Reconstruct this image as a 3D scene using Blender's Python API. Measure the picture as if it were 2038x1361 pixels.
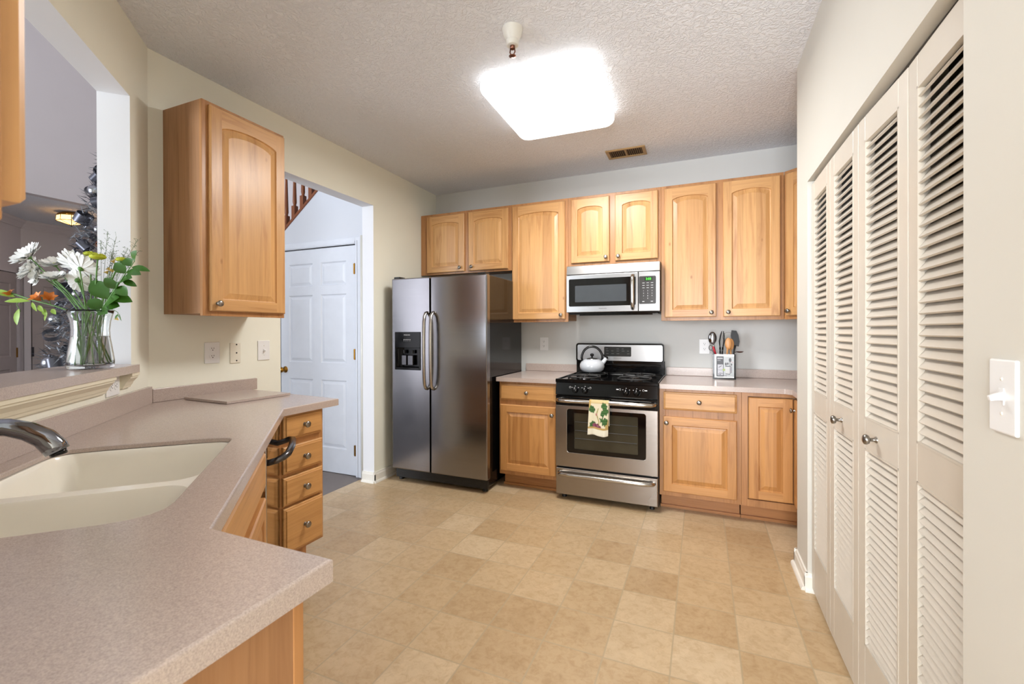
import bpy, bmesh, math, random
from mathutils import Vector, Matrix
random.seed(7)
for _o in list(bpy.data.objects):
    bpy.data.objects.remove(_o)
SC = bpy.context.scene
COL = SC.collection
PI = math.pi
S2 = math.sqrt(2.0)

# ------------------------------------------------------------------ camera, world, lights, exposure
cam_d = bpy.data.cameras.new('camera')
cam = bpy.data.objects.new('camera', cam_d); COL.objects.link(cam)
R_ = Vector((0.92127384, 0.38890584, -0.00260052)); U_ = Vector((0.00113327, 0.00400211, 0.99999135)); F_ = Vector((-0.38891288, 0.92126882, -0.00324631))
M_ = Matrix.Identity(4)
for i in range(3):
    M_[i][0] = R_[i]; M_[i][1] = U_[i]; M_[i][2] = -F_[i]
M_[0][3], M_[1][3], M_[2][3] = 0.0, 0.0, 1.2857
cam.matrix_world = M_
cam_d.sensor_width = 36.0; cam_d.sensor_fit = 'HORIZONTAL'
cam_d.lens = 890.79 / 2038.0 * 36.0
cam_d.shift_y = -18.04 / 2038.0
cam_d.clip_start = 0.02
cam_d.dof.use_dof = True; cam_d.dof.focus_distance = 3.3; cam_d.dof.aperture_fstop = 9.0
SC.camera = cam
SC.view_settings.view_transform = 'Standard'; SC.view_settings.look = 'None'
SC.view_settings.gamma = 1.0; SC.view_settings.use_curve_mapping = False
SC.view_settings.exposure = 0.80
W = bpy.data.worlds.new('sky'); SC.world = W; W.use_nodes = True
W.node_tree.nodes['Background'].inputs[0].default_value = (0.80, 0.88, 1.0, 1)
W.node_tree.nodes['Background'].inputs[1].default_value = 1.0

def area(name, loc, direction, sx, sy, power, col):
    d = bpy.data.lights.new(name, 'AREA'); d.shape = 'RECTANGLE'; d.size = sx; d.size_y = sy; d.energy = power; d.color = col
    o = bpy.data.objects.new(name, d); COL.objects.link(o); o.location = loc
    o.rotation_euler = Vector(direction).to_track_quat('-Z', 'Y').to_euler()
    return o
# daylight entering by the breakfast room's glazed door and the living room's windows, both behind the camera
area('breakfast_daylight', (-0.28, -2.93, 1.25), (0, 1, 0), 1.36, 2.1, 118, (0.93, 0.96, 1.0))
area('living_daylight', (-4.6, -2.93, 1.7), (0, 1, 0), 2.6, 2.6, 185, (0.82, 0.90, 1.0))

# ------------------------------------------------------------------ colours and materials
def lin(c):
    def f(x):
        x /= 255.0
        return x / 12.92 if x <= 0.04045 else ((x + 0.055) / 1.055) ** 2.4
    return (f(c[0]), f(c[1]), f(c[2]), 1.0)

class NT:
    def __init__(s, name):
        s.m = bpy.data.materials.new(name); s.m.use_nodes = True
        s.t = s.m.node_tree; s.b = s.t.nodes['Principled BSDF']
    def n(s, typ, **kw):
        x = s.t.nodes.new(typ)
        for k, v in kw.items():
            if k.startswith('i_'):
                key = k[2:]
                key = int(key) if key.isdigit() else key.replace('_', ' ')
                x.inputs[key].default_value = v
            else:
                setattr(x, k, v)
        return x
    def l(s, a, b): s.t.links.new(a, b)
    def math(s, op, a, b=None):
        x = s.n('ShaderNodeMath', operation=op)
        for i, q in enumerate((a, b)):
            if q is None: continue
            if isinstance(q, (int, float)): x.inputs[i].default_value = q
            else: s.l(q, x.inputs[i])
        return x.outputs[0]
    def mix(s, fac, a, b, blend='MIX'):
        x = s.n('ShaderNodeMix', data_type='RGBA', blend_type=blend)
        for i, q in ((0, fac), (6, a), (7, b)):
            if isinstance(q, (int, float)): x.inputs[i].default_value = q
            elif isinstance(q, tuple): x.inputs[i].default_value = q
            else: s.l(q, x.inputs[i])
        return x.outputs[2]
    def ramp(s, src, stops):
        x = s.n('ShaderNodeValToRGB'); e = x.color_ramp.elements
        while len(e) < len(stops): e.new(0.5)
        for i, (p, c) in enumerate(stops): e[i].position = p; e[i].color = c
        s.l(src, x.inputs[0]); return x.outputs[0]
    def coord(s, kind='Object', scale=(1, 1, 1), rot=(0, 0, 0)):
        c = s.n('ShaderNodeTexCoord'); mp = s.n('ShaderNodeMapping')
        mp.inputs['Scale'].default_value = scale; mp.inputs['Rotation'].default_value = rot
        s.l(c.outputs[kind], mp.inputs[0]); return mp.outputs[0]
    def noise(s, vec, scale, detail=3, rough=0.5, dist=0.0):
        x = s.n('ShaderNodeTexNoise'); x.inputs['Scale'].default_value = scale; x.inputs['Detail'].default_value = detail
        x.inputs['Roughness'].default_value = rough; x.inputs['Distortion'].default_value = dist
        s.l(vec, x.inputs['Vector']); return x.outputs[0]
    def bump(s, h, strength=0.2, dist=0.01):
        x = s.n('ShaderNodeBump'); x.inputs['Strength'].default_value = strength; x.inputs['Distance'].default_value = dist
        s.l(h, x.inputs['Height']); s.l(x.outputs[0], s.b.inputs['Normal'])
    def set(s, **kw):
        for k, v in kw.items():
            s.b.inputs[k.replace('_', ' ')].default_value = v
        return s

def plain(name, c, rough=0.5, metal=0.0, var=0.04, spec=0.5, emit=None, es=0.0, coat=0.0):
    t = NT(name)
    v = t.coord('Object')
    n = t.noise(v, 9.0, 3)
    base = lin(c)
    dk = tuple(x * (1 - var * 2) for x in base[:3]) + (1,)
    lt = tuple(min(1, x * (1 + var)) for x in base[:3]) + (1,)
    t.l(t.ramp(n, [(0.3, dk), (0.7, lt)]), t.b.inputs['Base Color'])
    t.set(Roughness=rough, Metallic=metal)
    t.b.inputs['Specular IOR Level'].default_value = spec
    t.b.inputs['Coat Weight'].default_value = coat
    if emit:
        t.b.inputs['Emission Color'].default_value = lin(emit); t.b.inputs['Emission Strength'].default_value = es
    return t.m

def wall_paint(name, c, bump=0.04):
    t = NT(name); v = t.coord('Object')
    n = t.noise(v, 2.2, 3); b = lin(c)
    t.l(t.ramp(n, [(0.3, tuple(x * 0.97 for x in b[:3]) + (1,)), (0.7, b)]), t.b.inputs['Base Color'])
    t.set(Roughness=0.62); t.b.inputs['Specular IOR Level'].default_value = 0.25
    t.bump(t.noise(v, 180, 2), bump, 0.002)
    return t.m

def wood(name, base, dark, axis=2, board=0.0, figure=0.7, rough=0.36, coat=0.1):
    t = NT(name)
    sc = [16.0, 16.0, 16.0]; sc[axis] = 1.1
    oi = t.n('ShaderNodeObjectInfo')
    c = t.n('ShaderNodeTexCoord')
    off = t.n('ShaderNodeVectorMath', operation='ADD')
    comb = t.n('ShaderNodeCombineXYZ')
    r3 = t.math('MULTIPLY', oi.outputs['Random'], 37.0)
    for i in range(3): t.l(r3, comb.inputs[i])
    t.l(c.outputs['Object'], off.inputs[0]); t.l(comb.outputs[0], off.inputs[1])
    mp = t.n('ShaderNodeMapping'); mp.inputs['Scale'].default_value = sc
    t.l(off.outputs[0], mp.inputs[0])
    g = t.noise(mp.outputs[0], 1.3, 5, 0.6, 0.9)
    mp2 = t.n('ShaderNodeMapping'); s2 = [60.0, 60.0, 60.0]; s2[axis] = 2.0
    mp2.inputs['Scale'].default_value = s2; t.l(off.outputs[0], mp2.inputs[0])
    f = t.noise(mp2.outputs[0], 1.6, 4, 0.6)
    b = lin(base); d = lin(dark); l = tuple(min(1, x * 1.10) for x in b[:3]) + (1,)
    col = t.ramp(g, [(0.28, d), (0.47, b), (0.72, l)])
    fine = t.ramp(f, [(0.30, (0.86, 0.82, 0.76, 1)), (0.62, (1, 1, 1, 1))])
    col = t.mix(figure, col, fine, 'MULTIPLY')
    # a few small dark pin knots
    vo = t.n('ShaderNodeTexVoronoi'); vo.inputs['Scale'].default_value = 4.5
    mp3 = t.n('ShaderNodeMapping'); s3 = [1.5, 1.5, 1.5]; s3[axis] = 0.8
    mp3.inputs['Scale'].default_value = s3; t.l(off.outputs[0], mp3.inputs[0]); t.l(mp3.outputs[0], vo.inputs['Vector'])
    kn = t.ramp(vo.outputs['Distance'], [(0.02, (0.55, 0.40, 0.28, 1)), (0.07, (1, 1, 1, 1))])
    col = t.mix(0.8, col, kn, 'MULTIPLY')
    if board:
        sep = t.n('ShaderNodeSeparateXYZ'); t.l(c.outputs['Object'], sep.inputs[0])
        q = sep.outputs[0] if axis == 2 else sep.outputs[2]
        q = t.math('ADD', t.math('DIVIDE', q, board), t.math('MULTIPLY', oi.outputs['Random'], 9.7))
        fl = t.math('FLOOR', q)
        wn = t.n('ShaderNodeTexWhiteNoise', noise_dimensions='2D')
        cb = t.n('ShaderNodeCombineXYZ'); t.l(fl, cb.inputs[0]); t.l(oi.outputs['Random'], cb.inputs[1]); t.l(cb.outputs[0], wn.inputs['Vector'])
        tint = t.ramp(wn.outputs['Value'], [(0.0, (0.84, 0.78, 0.72, 1)), (0.5, (1, 1, 1, 1)), (1.0, (1.12, 1.10, 1.06, 1))])
        col = t.mix(0.85, col, tint, 'MULTIPLY')
    sh = t.ramp(oi.outputs['Random'], [(0.0, (0.93, 0.91, 0.89, 1)), (1.0, (1.04, 1.04, 1.04, 1))])
    col = t.mix(0.7, col, sh, 'MULTIPLY')
    t.l(col, t.b.inputs['Base Color'])
    t.set(Roughness=rough); t.b.inputs['Coat Weight'].default_value = coat; t.b.inputs['Coat Roughness'].default_value = 0.25
    t.bump(f, 0.05, 0.002)
    return t.m

def steel(name, c=(176, 174, 172), rough=0.26, axis=0, streak=0.10):
    t = NT(name)
    sc = [260.0, 260.0, 260.0]; sc[axis] = 2.0
    v = t.coord('Object', tuple(sc)); n = t.noise(v, 1.0, 3, 0.6)
    big = t.noise(t.coord('Object', (2, 2, 3)), 1.0, 2)
    b = lin(c)
    t.l(t.ramp(n, [(0.25, tuple(x * (1 - streak) for x in b[:3]) + (1,)), (0.75, b)]), t.b.inputs['Base Color'])
    r = t.math('ADD', t.math('MULTIPLY', big, 0.10), rough - 0.05); t.l(r, t.b.inputs['Roughness'])
    t.set(Metallic=1.0)
    t.bump(n, 0.035, 0.001)
    return t.m

def counter_mat(name, c, rough=0.2):
    t = NT(name); v = t.coord('Object')
    b = lin(c)
    n1 = t.noise(v, 420, 2, 0.6); n2 = t.noise(v, 150, 3, 0.6); n3 = t.noise(v, 3.0, 2)
    col = t.ramp(n1, [(0.30, tuple(x * 0.80 for x in b[:3]) + (1,)), (0.50, b), (0.72, tuple(min(1, x * 1.16) for x in b[:3]) + (1,))])
    col = t.mix(0.35, col, t.ramp(n2, [(0.35, (0.80, 0.78, 0.80, 1)), (0.6, (1, 1, 1, 1))]), 'MULTIPLY')
    col = t.mix(0.3, col, t.ramp(n3, [(0.3, (0.93, 0.93, 0.93, 1)), (0.7, (1, 1, 1, 1))]), 'MULTIPLY')
    t.l(col, t.b.inputs['Base Color']); t.set(Roughness=rough)
    return t.m

def floor_mat():
    t = NT('vinyl_tile'); c = t.n('ShaderNodeTexCoord'); sep = t.n('ShaderNodeSeparateXYZ'); t.l(c.outputs['Object'], sep.inputs[0])
    T = 0.2496
    gx = t.math('DIVIDE', t.math('ADD', sep.outputs[0], 0.6079 + 40 * T), T); gy = t.math('DIVIDE', t.math('ADD', sep.outputs[1], -2.0101 + 40 * T), T)
    cb = t.n('ShaderNodeCombineXYZ'); t.l(t.math('FLOOR', gx), cb.inputs[0]); t.l(t.math('FLOOR', gy), cb.inputs[1])
    wn = t.n('ShaderNodeTexWhiteNoise', noise_dimensions='2D'); t.l(cb.outputs[0], wn.inputs['Vector'])
    base = t.ramp(wn.outputs['Value'], [(0.0, lin((180, 153, 117))), (0.3, lin((188, 162, 126))), (0.75, lin((193, 168, 133))), (1.0, lin((202, 180, 148)))])
    off = t.n('ShaderNodeVectorMath', operation='MULTIPLY_ADD'); t.l(wn.outputs['Color'], off.inputs[0]); off.inputs[1].default_value = (9, 9, 9); t.l(c.outputs['Object'], off.inputs[2])
    n1 = t.noise(off.outputs[0], 7.5, 6, 0.68, 1.2); n2 = t.noise(off.outputs[0], 34, 4, 0.65, 0.6)
    col = t.mix(0.75, base, t.ramp(n1, [(0.30, (0.86, 0.82, 0.76, 1)), (0.52, (1, 1, 1, 1)), (0.72, (1.10, 1.10, 1.10, 1))]), 'MULTIPLY')
    col = t.mix(0.8, col, t.ramp(n2, [(0.34, (0.84, 0.79, 0.72, 1)), (0.55, (1, 1, 1, 1))]), 'MULTIPLY')
    def edge(g):
        fr = t.math('FRACT', g); return t.math('MINIMUM', fr, t.math('SUBTRACT', 1.0, fr))
    e = t.math('MINIMUM', edge(gx), edge(gy))
    line = t.ramp(e, [(0.007, (1, 1, 1, 1)), (0.017, (0, 0, 0, 1))])
    col = t.mix(t.math('MULTIPLY', line, 0.9), col, lin((172, 154, 124)))
    t.l(col, t.b.inputs['Base Color']); t.set(Roughness=0.36)
    h = t.math('SUBTRACT', t.math('MULTIPLY', n2, 0.15), line)
    t.bump(h, 0.12, 0.002)
    return t.m

def ceiling_mat():
    t = NT('ceiling_texture'); v = t.coord('Object')
    t.b.inputs['Base Color'].default_value = lin((237, 240, 246))
    t.set(Roughness=0.8); t.b.inputs['Specular IOR Level'].default_value = 0.2
    n = t.noise(v, 34, 4, 0.55, 1.6)
    h = t.ramp(n, [(0.42, (0, 0, 0, 1)), (0.58, (1, 1, 1, 1))])
    t.bump(h, 0.6, 0.007)
    return t.m

def carpet_mat():
    t = NT('carpet'); v = t.coord('Object')
    n = t.noise(v, 300, 2); n2 = t.noise(v, 24, 3)
    col = t.ramp(n, [(0.3, lin((92, 86, 86))), (0.7, lin((150, 143, 141)))])
    col = t.mix(0.4, col, t.ramp(n2, [(0.3, (0.8, 0.8, 0.8, 1)), (0.7, (1, 1, 1, 1))]), 'MULTIPLY')
    t.l(col, t.b.inputs['Base Color']); t.set(Roughness=0.95); t.bump(n, 0.5, 0.004)
    return t.m

def vcol_mat(name, rough=0.8):
    t = NT(name); a = t.n('ShaderNodeVertexColor', layer_name='paint')
    n = t.noise(t.coord('Object'), 300, 2)
    col = t.mix(0.25, a.outputs[0], t.ramp(n, [(0.3, (0.85, 0.85, 0.85, 1)), (0.7, (1, 1, 1, 1))]), 'MULTIPLY')
    t.l(col, t.b.inputs['Base Color']); t.set(Roughness=rough)
    return t.m

def glass_mat(name, col=(1, 1, 1, 1), ior=1.45, rough=0.0):
    t = NT(name); t.b.inputs['Base Color'].default_value = col
    t.set(Roughness=rough, IOR=ior); t.b.inputs['Transmission Weight'].default_value = 1.0
    pass
    return t.m

MT = dict(
    cream=wall_paint('cream_paint', (240, 239, 225)), back=wall_paint('paint_in_cool_light', (208, 208, 205)), pantry=wall_paint('ivory_paint', (213, 210, 201)),  # back: same paint as cream, the cooler greyer light put into its colour
    hallp=wall_paint('hall_paint', (214, 217, 224)), foyerp=wall_paint('foyer_paint', (214, 206, 206)), white=wall_paint('white_paint', (232, 233, 236)),
    trim=plain('trim_gloss', (234, 231, 222), 0.35, var=0.015), creamtrim=plain('cream_trim_gloss', (232, 224, 200), 0.38, var=0.015),
    bifold=plain('bifold_paint', (206, 198, 185), 0.42, var=0.015), dark=plain('closet_painted_shade', (84, 74, 62), 0.8),
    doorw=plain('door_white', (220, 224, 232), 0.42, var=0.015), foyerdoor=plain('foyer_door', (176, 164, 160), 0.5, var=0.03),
    ceil=ceiling_mat(), floor=floor_mat(), carpet=carpet_mat(),
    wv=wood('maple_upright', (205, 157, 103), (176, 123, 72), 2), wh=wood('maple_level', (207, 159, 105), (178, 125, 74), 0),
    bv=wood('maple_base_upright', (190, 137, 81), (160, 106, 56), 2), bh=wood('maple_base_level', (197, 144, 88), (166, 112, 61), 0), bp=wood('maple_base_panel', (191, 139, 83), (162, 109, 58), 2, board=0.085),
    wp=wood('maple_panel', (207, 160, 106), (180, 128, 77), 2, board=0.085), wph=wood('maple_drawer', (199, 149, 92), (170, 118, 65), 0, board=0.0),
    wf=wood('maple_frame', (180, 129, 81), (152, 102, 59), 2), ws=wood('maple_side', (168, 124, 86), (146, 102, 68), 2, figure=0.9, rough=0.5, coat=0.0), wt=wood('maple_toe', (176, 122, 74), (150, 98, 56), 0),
    oak=wood('stair_oak', (132, 72, 34), (96, 46, 18), 2), spoonw=wood('spoon_wood', (206, 150, 92), (180, 120, 66), 2),
    counter=counter_mat('mauve_counter', (187, 171, 162)), sink=plain('biscuit_sink', (243, 238, 226), 0.22, var=0.01, coat=0.2),
    ss=steel('brushed_steel', (164, 158, 152)), ssv=steel('brushed_steel_fridge', (150, 149, 152), 0.18, 0), ssm=steel('polished_steel', (170, 168, 166), 0.10, 0, 0.04), sslight=steel('bright_steel', (162, 161, 160), 0.3, 0), nickel=steel('brushed_nickel', (150, 146, 140), 0.28, 2, 0.03), chrome=steel('chrome', (140, 142, 148), 0.07, 2, 0.0),
    handle=steel('handle_steel', (188, 184, 178), 0.2, 2, 0.04), darkmetal=steel('dark_steel', (92, 90, 92), 0.25, 0, 0.05), brass=plain('brass', (168, 122, 50), 0.2, 1.0, 0.03),
    black=plain('black_gloss', (9, 9, 10), 0.10, var=0.03, spec=0.3), blackm=plain('black_matt', (18, 18, 18), 0.5, var=0.03), blackside=plain('black_textured', (10, 10, 11), 0.12, var=0.02, spec=0.4),
    iron=plain('cast_iron', (26, 25, 24), 0.55, var=0.05), bglass=plain('black_glass', (8, 8, 9), 0.05, var=0.01), mwwin=plain('mesh_window', (66, 70, 74), 0.12, var=0.03),
    panelblk=plain('control_black', (30, 24, 20), 0.3, var=0.04), ovenpane=plain('oven_pane', (62, 58, 46), 0.09, var=0.08), disp=plain('display_dark', (52, 54, 54), 0.1, var=0.05),
    white_pl=plain('white_plastic', (236, 236, 236), 0.35, var=0.01), ivory_pl=plain('ivory_plastic', (228, 222, 206), 0.4, var=0.01), slot=plain('slot_dark', (40, 38, 36), 0.6), mark=plain('pale_mark', (205, 205, 205), 0.5),
    greyink=plain('grey_ink', (90, 90, 92), 0.5), green=plain('green_digits', (60, 200, 40), 0.4, emit=(60, 220, 40), es=1.6), greenbg=plain('green_glass', (16, 40, 10), 0.2),
    enamel=plain('white_enamel', (206, 210, 216), 0.12, var=0.01, coat=0.4), red=plain('red_plastic', (176, 26, 44), 0.4), vent=plain('vent_tan', (172, 140, 92), 0.5), ventd=plain('vent_dark', (62, 48, 34), 0.8),
    sprk=plain('sprinkler_white', (226, 224, 216), 0.4), copper=plain('copper', (128, 88, 74), 0.3, 1.0), lens=plain('lens_white', (250, 248, 244), 0.4, var=0.0, emit=(252, 251, 250), es=1.4), housing=plain('housing_white', (240, 240, 240), 0.5),
    towel=vcol_mat('printed_towel', 0.9), labelp=vcol_mat('printed_card', 0.35),
    glass=glass_mat('vase_glass', (0.97, 0.99, 0.98, 1), 1.45), water=glass_mat('vase_water', (0.96, 0.98, 0.95, 1), 1.33), clear=glass_mat('clear_plastic', (0.95, 0.96, 0.97, 1), 1.3, 0.05),
    petal=plain('white_petal', (240, 240, 236), 0.6, var=0.03), ycentre=plain('yellow_green_bloom', (188, 196, 40), 0.6, var=0.12), stem=plain('stem_green', (88, 132, 58), 0.5, var=0.12), leaf=plain('dark_leaf', (58, 104, 30), 0.35, var=0.15), leafl=plain('light_leaf', (140, 172, 66), 0.45, var=0.12), orange=plain('orange_petal', (222, 128, 40), 0.5, var=0.18), yellowp=plain('yellow_petal', (232, 206, 120), 0.5), sprig=plain('sprig_green', (110, 128, 96), 0.6),
    silver=plain('silver_glitter', (150, 152, 158), 0.25, 1.0, 0.1), gun=plain('gunmetal_ribbon', (84, 84, 92), 0.28, 0.6, 0.15), needles=plain('silver_needles', (128, 131, 138), 0.35, 0.6, 0.3), rosegold=plain('rose_gold', (190, 130, 100), 0.25, 1.0),
    amber=plain('amber_glass', (240, 190, 120), 0.4, emit=(255, 190, 110), es=2.6), leadc=plain('lead_came', (60, 44, 28), 0.4, 0.8), caulk=plain('wall_scuff', (120, 92, 62), 0.8),
)

# ------------------------------------------------------------------ mesh builder
class MB:
    def __init__(s): s.v = []; s.f = []; s.m = []; s.s = []
    def add(s, vs, fs, mi=0, smooth=False, M=None):
        b = len(s.v)
        for p in vs:
            p = Vector(p)
            s.v.append(tuple(M @ p) if M is not None else tuple(p))
        for f in fs:
            s.f.append([b + i for i in f]); s.m.append(mi); s.s.append(smooth)
        return s
    def box(s, x0, x1, y0, y1, z0, z1, mi=0, M=None):
        vs = [(x0, y0, z0), (x1, y0, z0), (x1, y1, z0), (x0, y1, z0), (x0, y0, z1), (x1, y0, z1), (x1, y1, z1), (x0, y1, z1)]
        return s.add(vs, [(0, 3, 2, 1), (4, 5, 6, 7), (0, 1, 5, 4), (1, 2, 6, 5), (2, 3, 7, 6), (3, 0, 4, 7)], mi, False, M)
    def prism(s, poly, z0, z1, mi=0, M=None, smooth=False):
        n = len(poly)
        vs = [(p[0], p[1], z0) for p in poly] + [(p[0], p[1], z1) for p in poly]
        fs = [tuple(reversed(range(n))), tuple(range(n, 2 * n))]
        s.add(vs, fs, mi, False, M)
        return s.add(vs, [(i, (i + 1) % n, n + (i + 1) % n, n + i) for i in range(n)], mi, smooth, M)
    def lathe(s, prof, n=20, M=None, mi=0, smooth=True, cap=True):
        vs = []; fs = []
        for r, z in prof:
            for k in range(n):
                a = 2 * PI * k / n; vs.append((r * math.cos(a), r * math.sin(a), z))
        for i in range(len(prof) - 1):
            for k in range(n):
                k2 = (k + 1) % n
                fs.append((i * n + k, i * n + k2, (i + 1) * n + k2, (i + 1) * n + k))
        s.add(vs, fs, mi, smooth, M)
        if cap:
            if prof[0][0] > 1e-5: s.add(vs[:n], [tuple(reversed(range(n)))], mi, False, M)
            if prof[-1][0] > 1e-5: s.add(vs[-n:], [tuple(range(n))], mi, False, M)
        return s
    def tube(s, pts, rad, n=8, mi=0, cap=True, smooth=True, flat=1.0, M=None, up=None):
        P = [Vector(p) for p in pts]; N = len(P)
        rr = rad if isinstance(rad, (list, tuple)) else [rad] * N
        T = []
        for i in range(N):
            a = P[max(0, i - 1)]; b = P[min(N - 1, i + 1)]; T.append((b - a).normalized())
        u = Vector(up) if up else (Vector((0, 0, 1)) if abs(T[0].z) < 0.9 else Vector((1, 0, 0)))
        u = (u - T[0] * u.dot(T[0])).normalized(); vs = []; fs = []
        for i in range(N):
            u = (u - T[i] * u.dot(T[i])).normalized(); w = T[i].cross(u)
            for k in range(n):
                a = 2 * PI * k / n; vs.append(P[i] + (w * math.cos(a) + u * math.sin(a) * flat) * rr[i])
        for i in range(N - 1):
            for k in range(n):
                k2 = (k + 1) % n; fs.append((i * n + k, i * n + k2, (i + 1) * n + k2, (i + 1) * n + k))
        if cap: fs += [tuple(reversed(range(n))), tuple(range((N - 1) * n, N * n))]
        return s.add(vs, fs, mi, smooth, M)
    def ball(s, c, r, n=12, m=8, mi=0, M=None, smooth=True):
        r3 = r if isinstance(r, (tuple, list)) else (r, r, r)
        vs = [(c[0], c[1], c[2] - r3[2])]; fs = []
        for i in range(1, m):
            ph = -PI / 2 + PI * i / m
            for k in range(n):
                a = 2 * PI * k / n; vs.append((c[0] + r3[0] * math.cos(ph) * math.cos(a), c[1] + r3[1] * math.cos(ph) * math.sin(a), c[2] + r3[2] * math.sin(ph)))
        vs.append((c[0], c[1], c[2] + r3[2]))
        for k in range(n): fs.append((0, 1 + (k + 1) % n, 1 + k))
        for i in range(m - 2):
            for k in range(n):
                k2 = (k + 1) % n; a = 1 + i * n; fs.append((a + k, a + k2, a + n + k2, a + n + k))
        a = 1 + (m - 2) * n
        for k in range(n): fs.append((a + k, a + (k + 1) % n, len(vs) - 1))
        return s.add(vs, fs, mi, smooth, M)

def obj(name, mb, mats, parent=None, loc=(0, 0, 0), rz=0.0, bevel=0.0, seg=2, rot=None, recalc=False):
    me = bpy.data.meshes.new(name)
    me.from_pydata(mb.v, [], mb.f)
    for m in (mats if isinstance(mats, (list, tuple)) else [mats]): me.materials.append(MT[m] if isinstance(m, str) else m)
    me.polygons.foreach_set('material_index', mb.m); me.polygons.foreach_set('use_smooth', mb.s)
    me.update()
    if recalc:
        bm = bmesh.new(); bm.from_mesh(me); bmesh.ops.recalc_face_normals(bm, faces=bm.faces[:]); bm.to_mesh(me); bm.free()
    o = bpy.data.objects.new(name, me); COL.objects.link(o)
    if parent is not None: o.parent = parent
    o.location = loc; o.rotation_euler = rot if rot else (0, 0, rz)
    if bevel:
        b = o.modifiers.new('bevel', 'BEVEL'); b.width = bevel; b.segments = seg; b.limit_method = 'ANGLE'; b.angle_limit = math.radians(40)
    return o
def thing(name, label, cat, loc=(0, 0, 0), rz=0.0, group=None):
    o = bpy.data.objects.new(name, None); COL.objects.link(o); o.empty_display_size = 0.1
    o.location = loc; o.rotation_euler = (0, 0, rz)
    return tag(o, label, cat, group)
def tag(o, label, cat, group=None):
    o['label'] = label; o['category'] = cat
    if group: o['group'] = group
    return o
def struct(name, mb, mats, parent=None, label=None, **kw):
    o = obj(name, mb, mats, parent, **kw)
    if parent is None: o['kind'] = 'structure'
    if label: o['label'] = label
    return o
def dup(root, loc, rz, label, group=None):
    r = root.copy(); COL.objects.link(r); r.location = loc; r.rotation_euler = (0, 0, rz); r['label'] = label
    if group: r['group'] = group
    for ch in list(root.children):
        c = ch.copy(); COL.objects.link(c); c.parent = r
        for g in list(ch.children):
            d = g.copy(); COL.objects.link(d); d.parent = c
    return r
def text(name, body, size, mat, parent, loc, rz=0.0, tilt=PI / 2, align='CENTER', depth=0.0003):
    cu = bpy.data.curves.new('lettering', 'FONT'); cu.body = body; cu.size = size; cu.align_x = align; cu.align_y = 'CENTER'; cu.extrude = depth
    t = bpy.data.objects.new('lettering', cu); COL.objects.link(t)
    dg = bpy.context.evaluated_depsgraph_get(); me = bpy.data.meshes.new_from_object(t.evaluated_get(dg))
    bpy.data.objects.remove(t); bpy.data.curves.remove(cu)
    me.materials.clear(); me.materials.append(MT[mat])
    o = bpy.data.objects.new(name, me); COL.objects.link(o)
    if parent is not None: o.parent = parent
    o.location = loc; o.rotation_euler = (tilt, 0, rz)
    return o
def AB(a, b):    # point on the angled run: a along it (towards the pass-through's near end), b out from the wall
    return ((a + b) / S2, (b - a) / S2)
def rrect(x0, x1, y0, y1, r, n=5):
    pts = []
    for cx, cy, a0 in ((x1 - r, y0 + r, -PI / 2), (x1 - r, y1 - r, 0), (x0 + r, y1 - r, PI / 2), (x0 + r, y0 + r, PI)):
        for k in range(n + 1):
            a = a0 + PI / 2 * k / n; pts.append((cx + r * math.cos(a), cy + r * math.sin(a)))
    return pts
RX = Matrix.Rotation(PI / 2, 4, 'X')     # local z -> -y : things turned on a lathe that stick out of a front
def slab_hole(mb, outer, holes, z0, z1, mi=0, walls_outer=True):
    bm = bmesh.new(); loops = []
    for lp in [outer] + holes:
        vs = [bm.verts.new((p[0], p[1], 0)) for p in lp]
        for i in range(len(vs)): bm.edges.new((vs[i], vs[(i + 1) % len(vs)]))
    bmesh.ops.triangle_fill(bm, use_beauty=True, use_dissolve=False, edges=bm.edges[:])
    bm.verts.ensure_lookup_table(); bm.verts.index_update()
    co = [v.co.copy() for v in bm.verts]; fs = []
    for f in bm.faces:
        ids = [v.index for v in f.verts]
        if f.normal.z < 0: ids.reverse()
        fs.append(ids)
    bm.free()
    n = len(co)
    vs = [(c.x, c.y, z1) for c in co]
    if z0 is None:
        return mb.add(vs, fs, mi)
    vs += [(c.x, c.y, z0) for c in co]
    fs = fs + [[i + n for i in reversed(f)] for f in fs]
    k = 0
    for j, lp in enumerate([outer] + holes):
        m = len(lp)
        ar = sum(lp[i][0] * lp[(i + 1) % m][1] - lp[(i + 1) % m][0] * lp[i][1] for i in range(m))
        flip = (ar < 0) != (j > 0)
        for i in range(m):
            a, b = k + i, k + (i + 1) % m
            q = [a + n, b + n, b, a]
            fs.append(list(reversed(q)) if flip else q)
        k += m
    return mb.add(vs, fs, mi)

# ------------------------------------------------------------------ the room
XL, YB, CZ, XP, YF = -2.569, 4.038, 2.72, 0.486, 3.122
XR = 1.20
m = MB().box(-2.735, XR + 0.1, -3.0, YB + 0.1, -0.05, 0.0); struct('floor', m, 'floor')
m = MB().box(-8.6, -2.735, -3.0, 4.3, -0.05, 0.0); struct('floor_hall', m, 'carpet')
m = MB().prism([(-2.569, YB + .1), (XR + .1, YB + .1), (XR + .1, -3.0), (-1.05, -3.0), (-1.05, -.15), (-2.69, 1.42), (-2.69, YB + .1)], CZ, CZ + 0.08)
struct('ceiling', m, 'ceil', recalc=True)
m = MB().box(-2.69, XR + .1, YB, YB + 0.1, 0, CZ); struct('wall_back', m, 'back')
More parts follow.
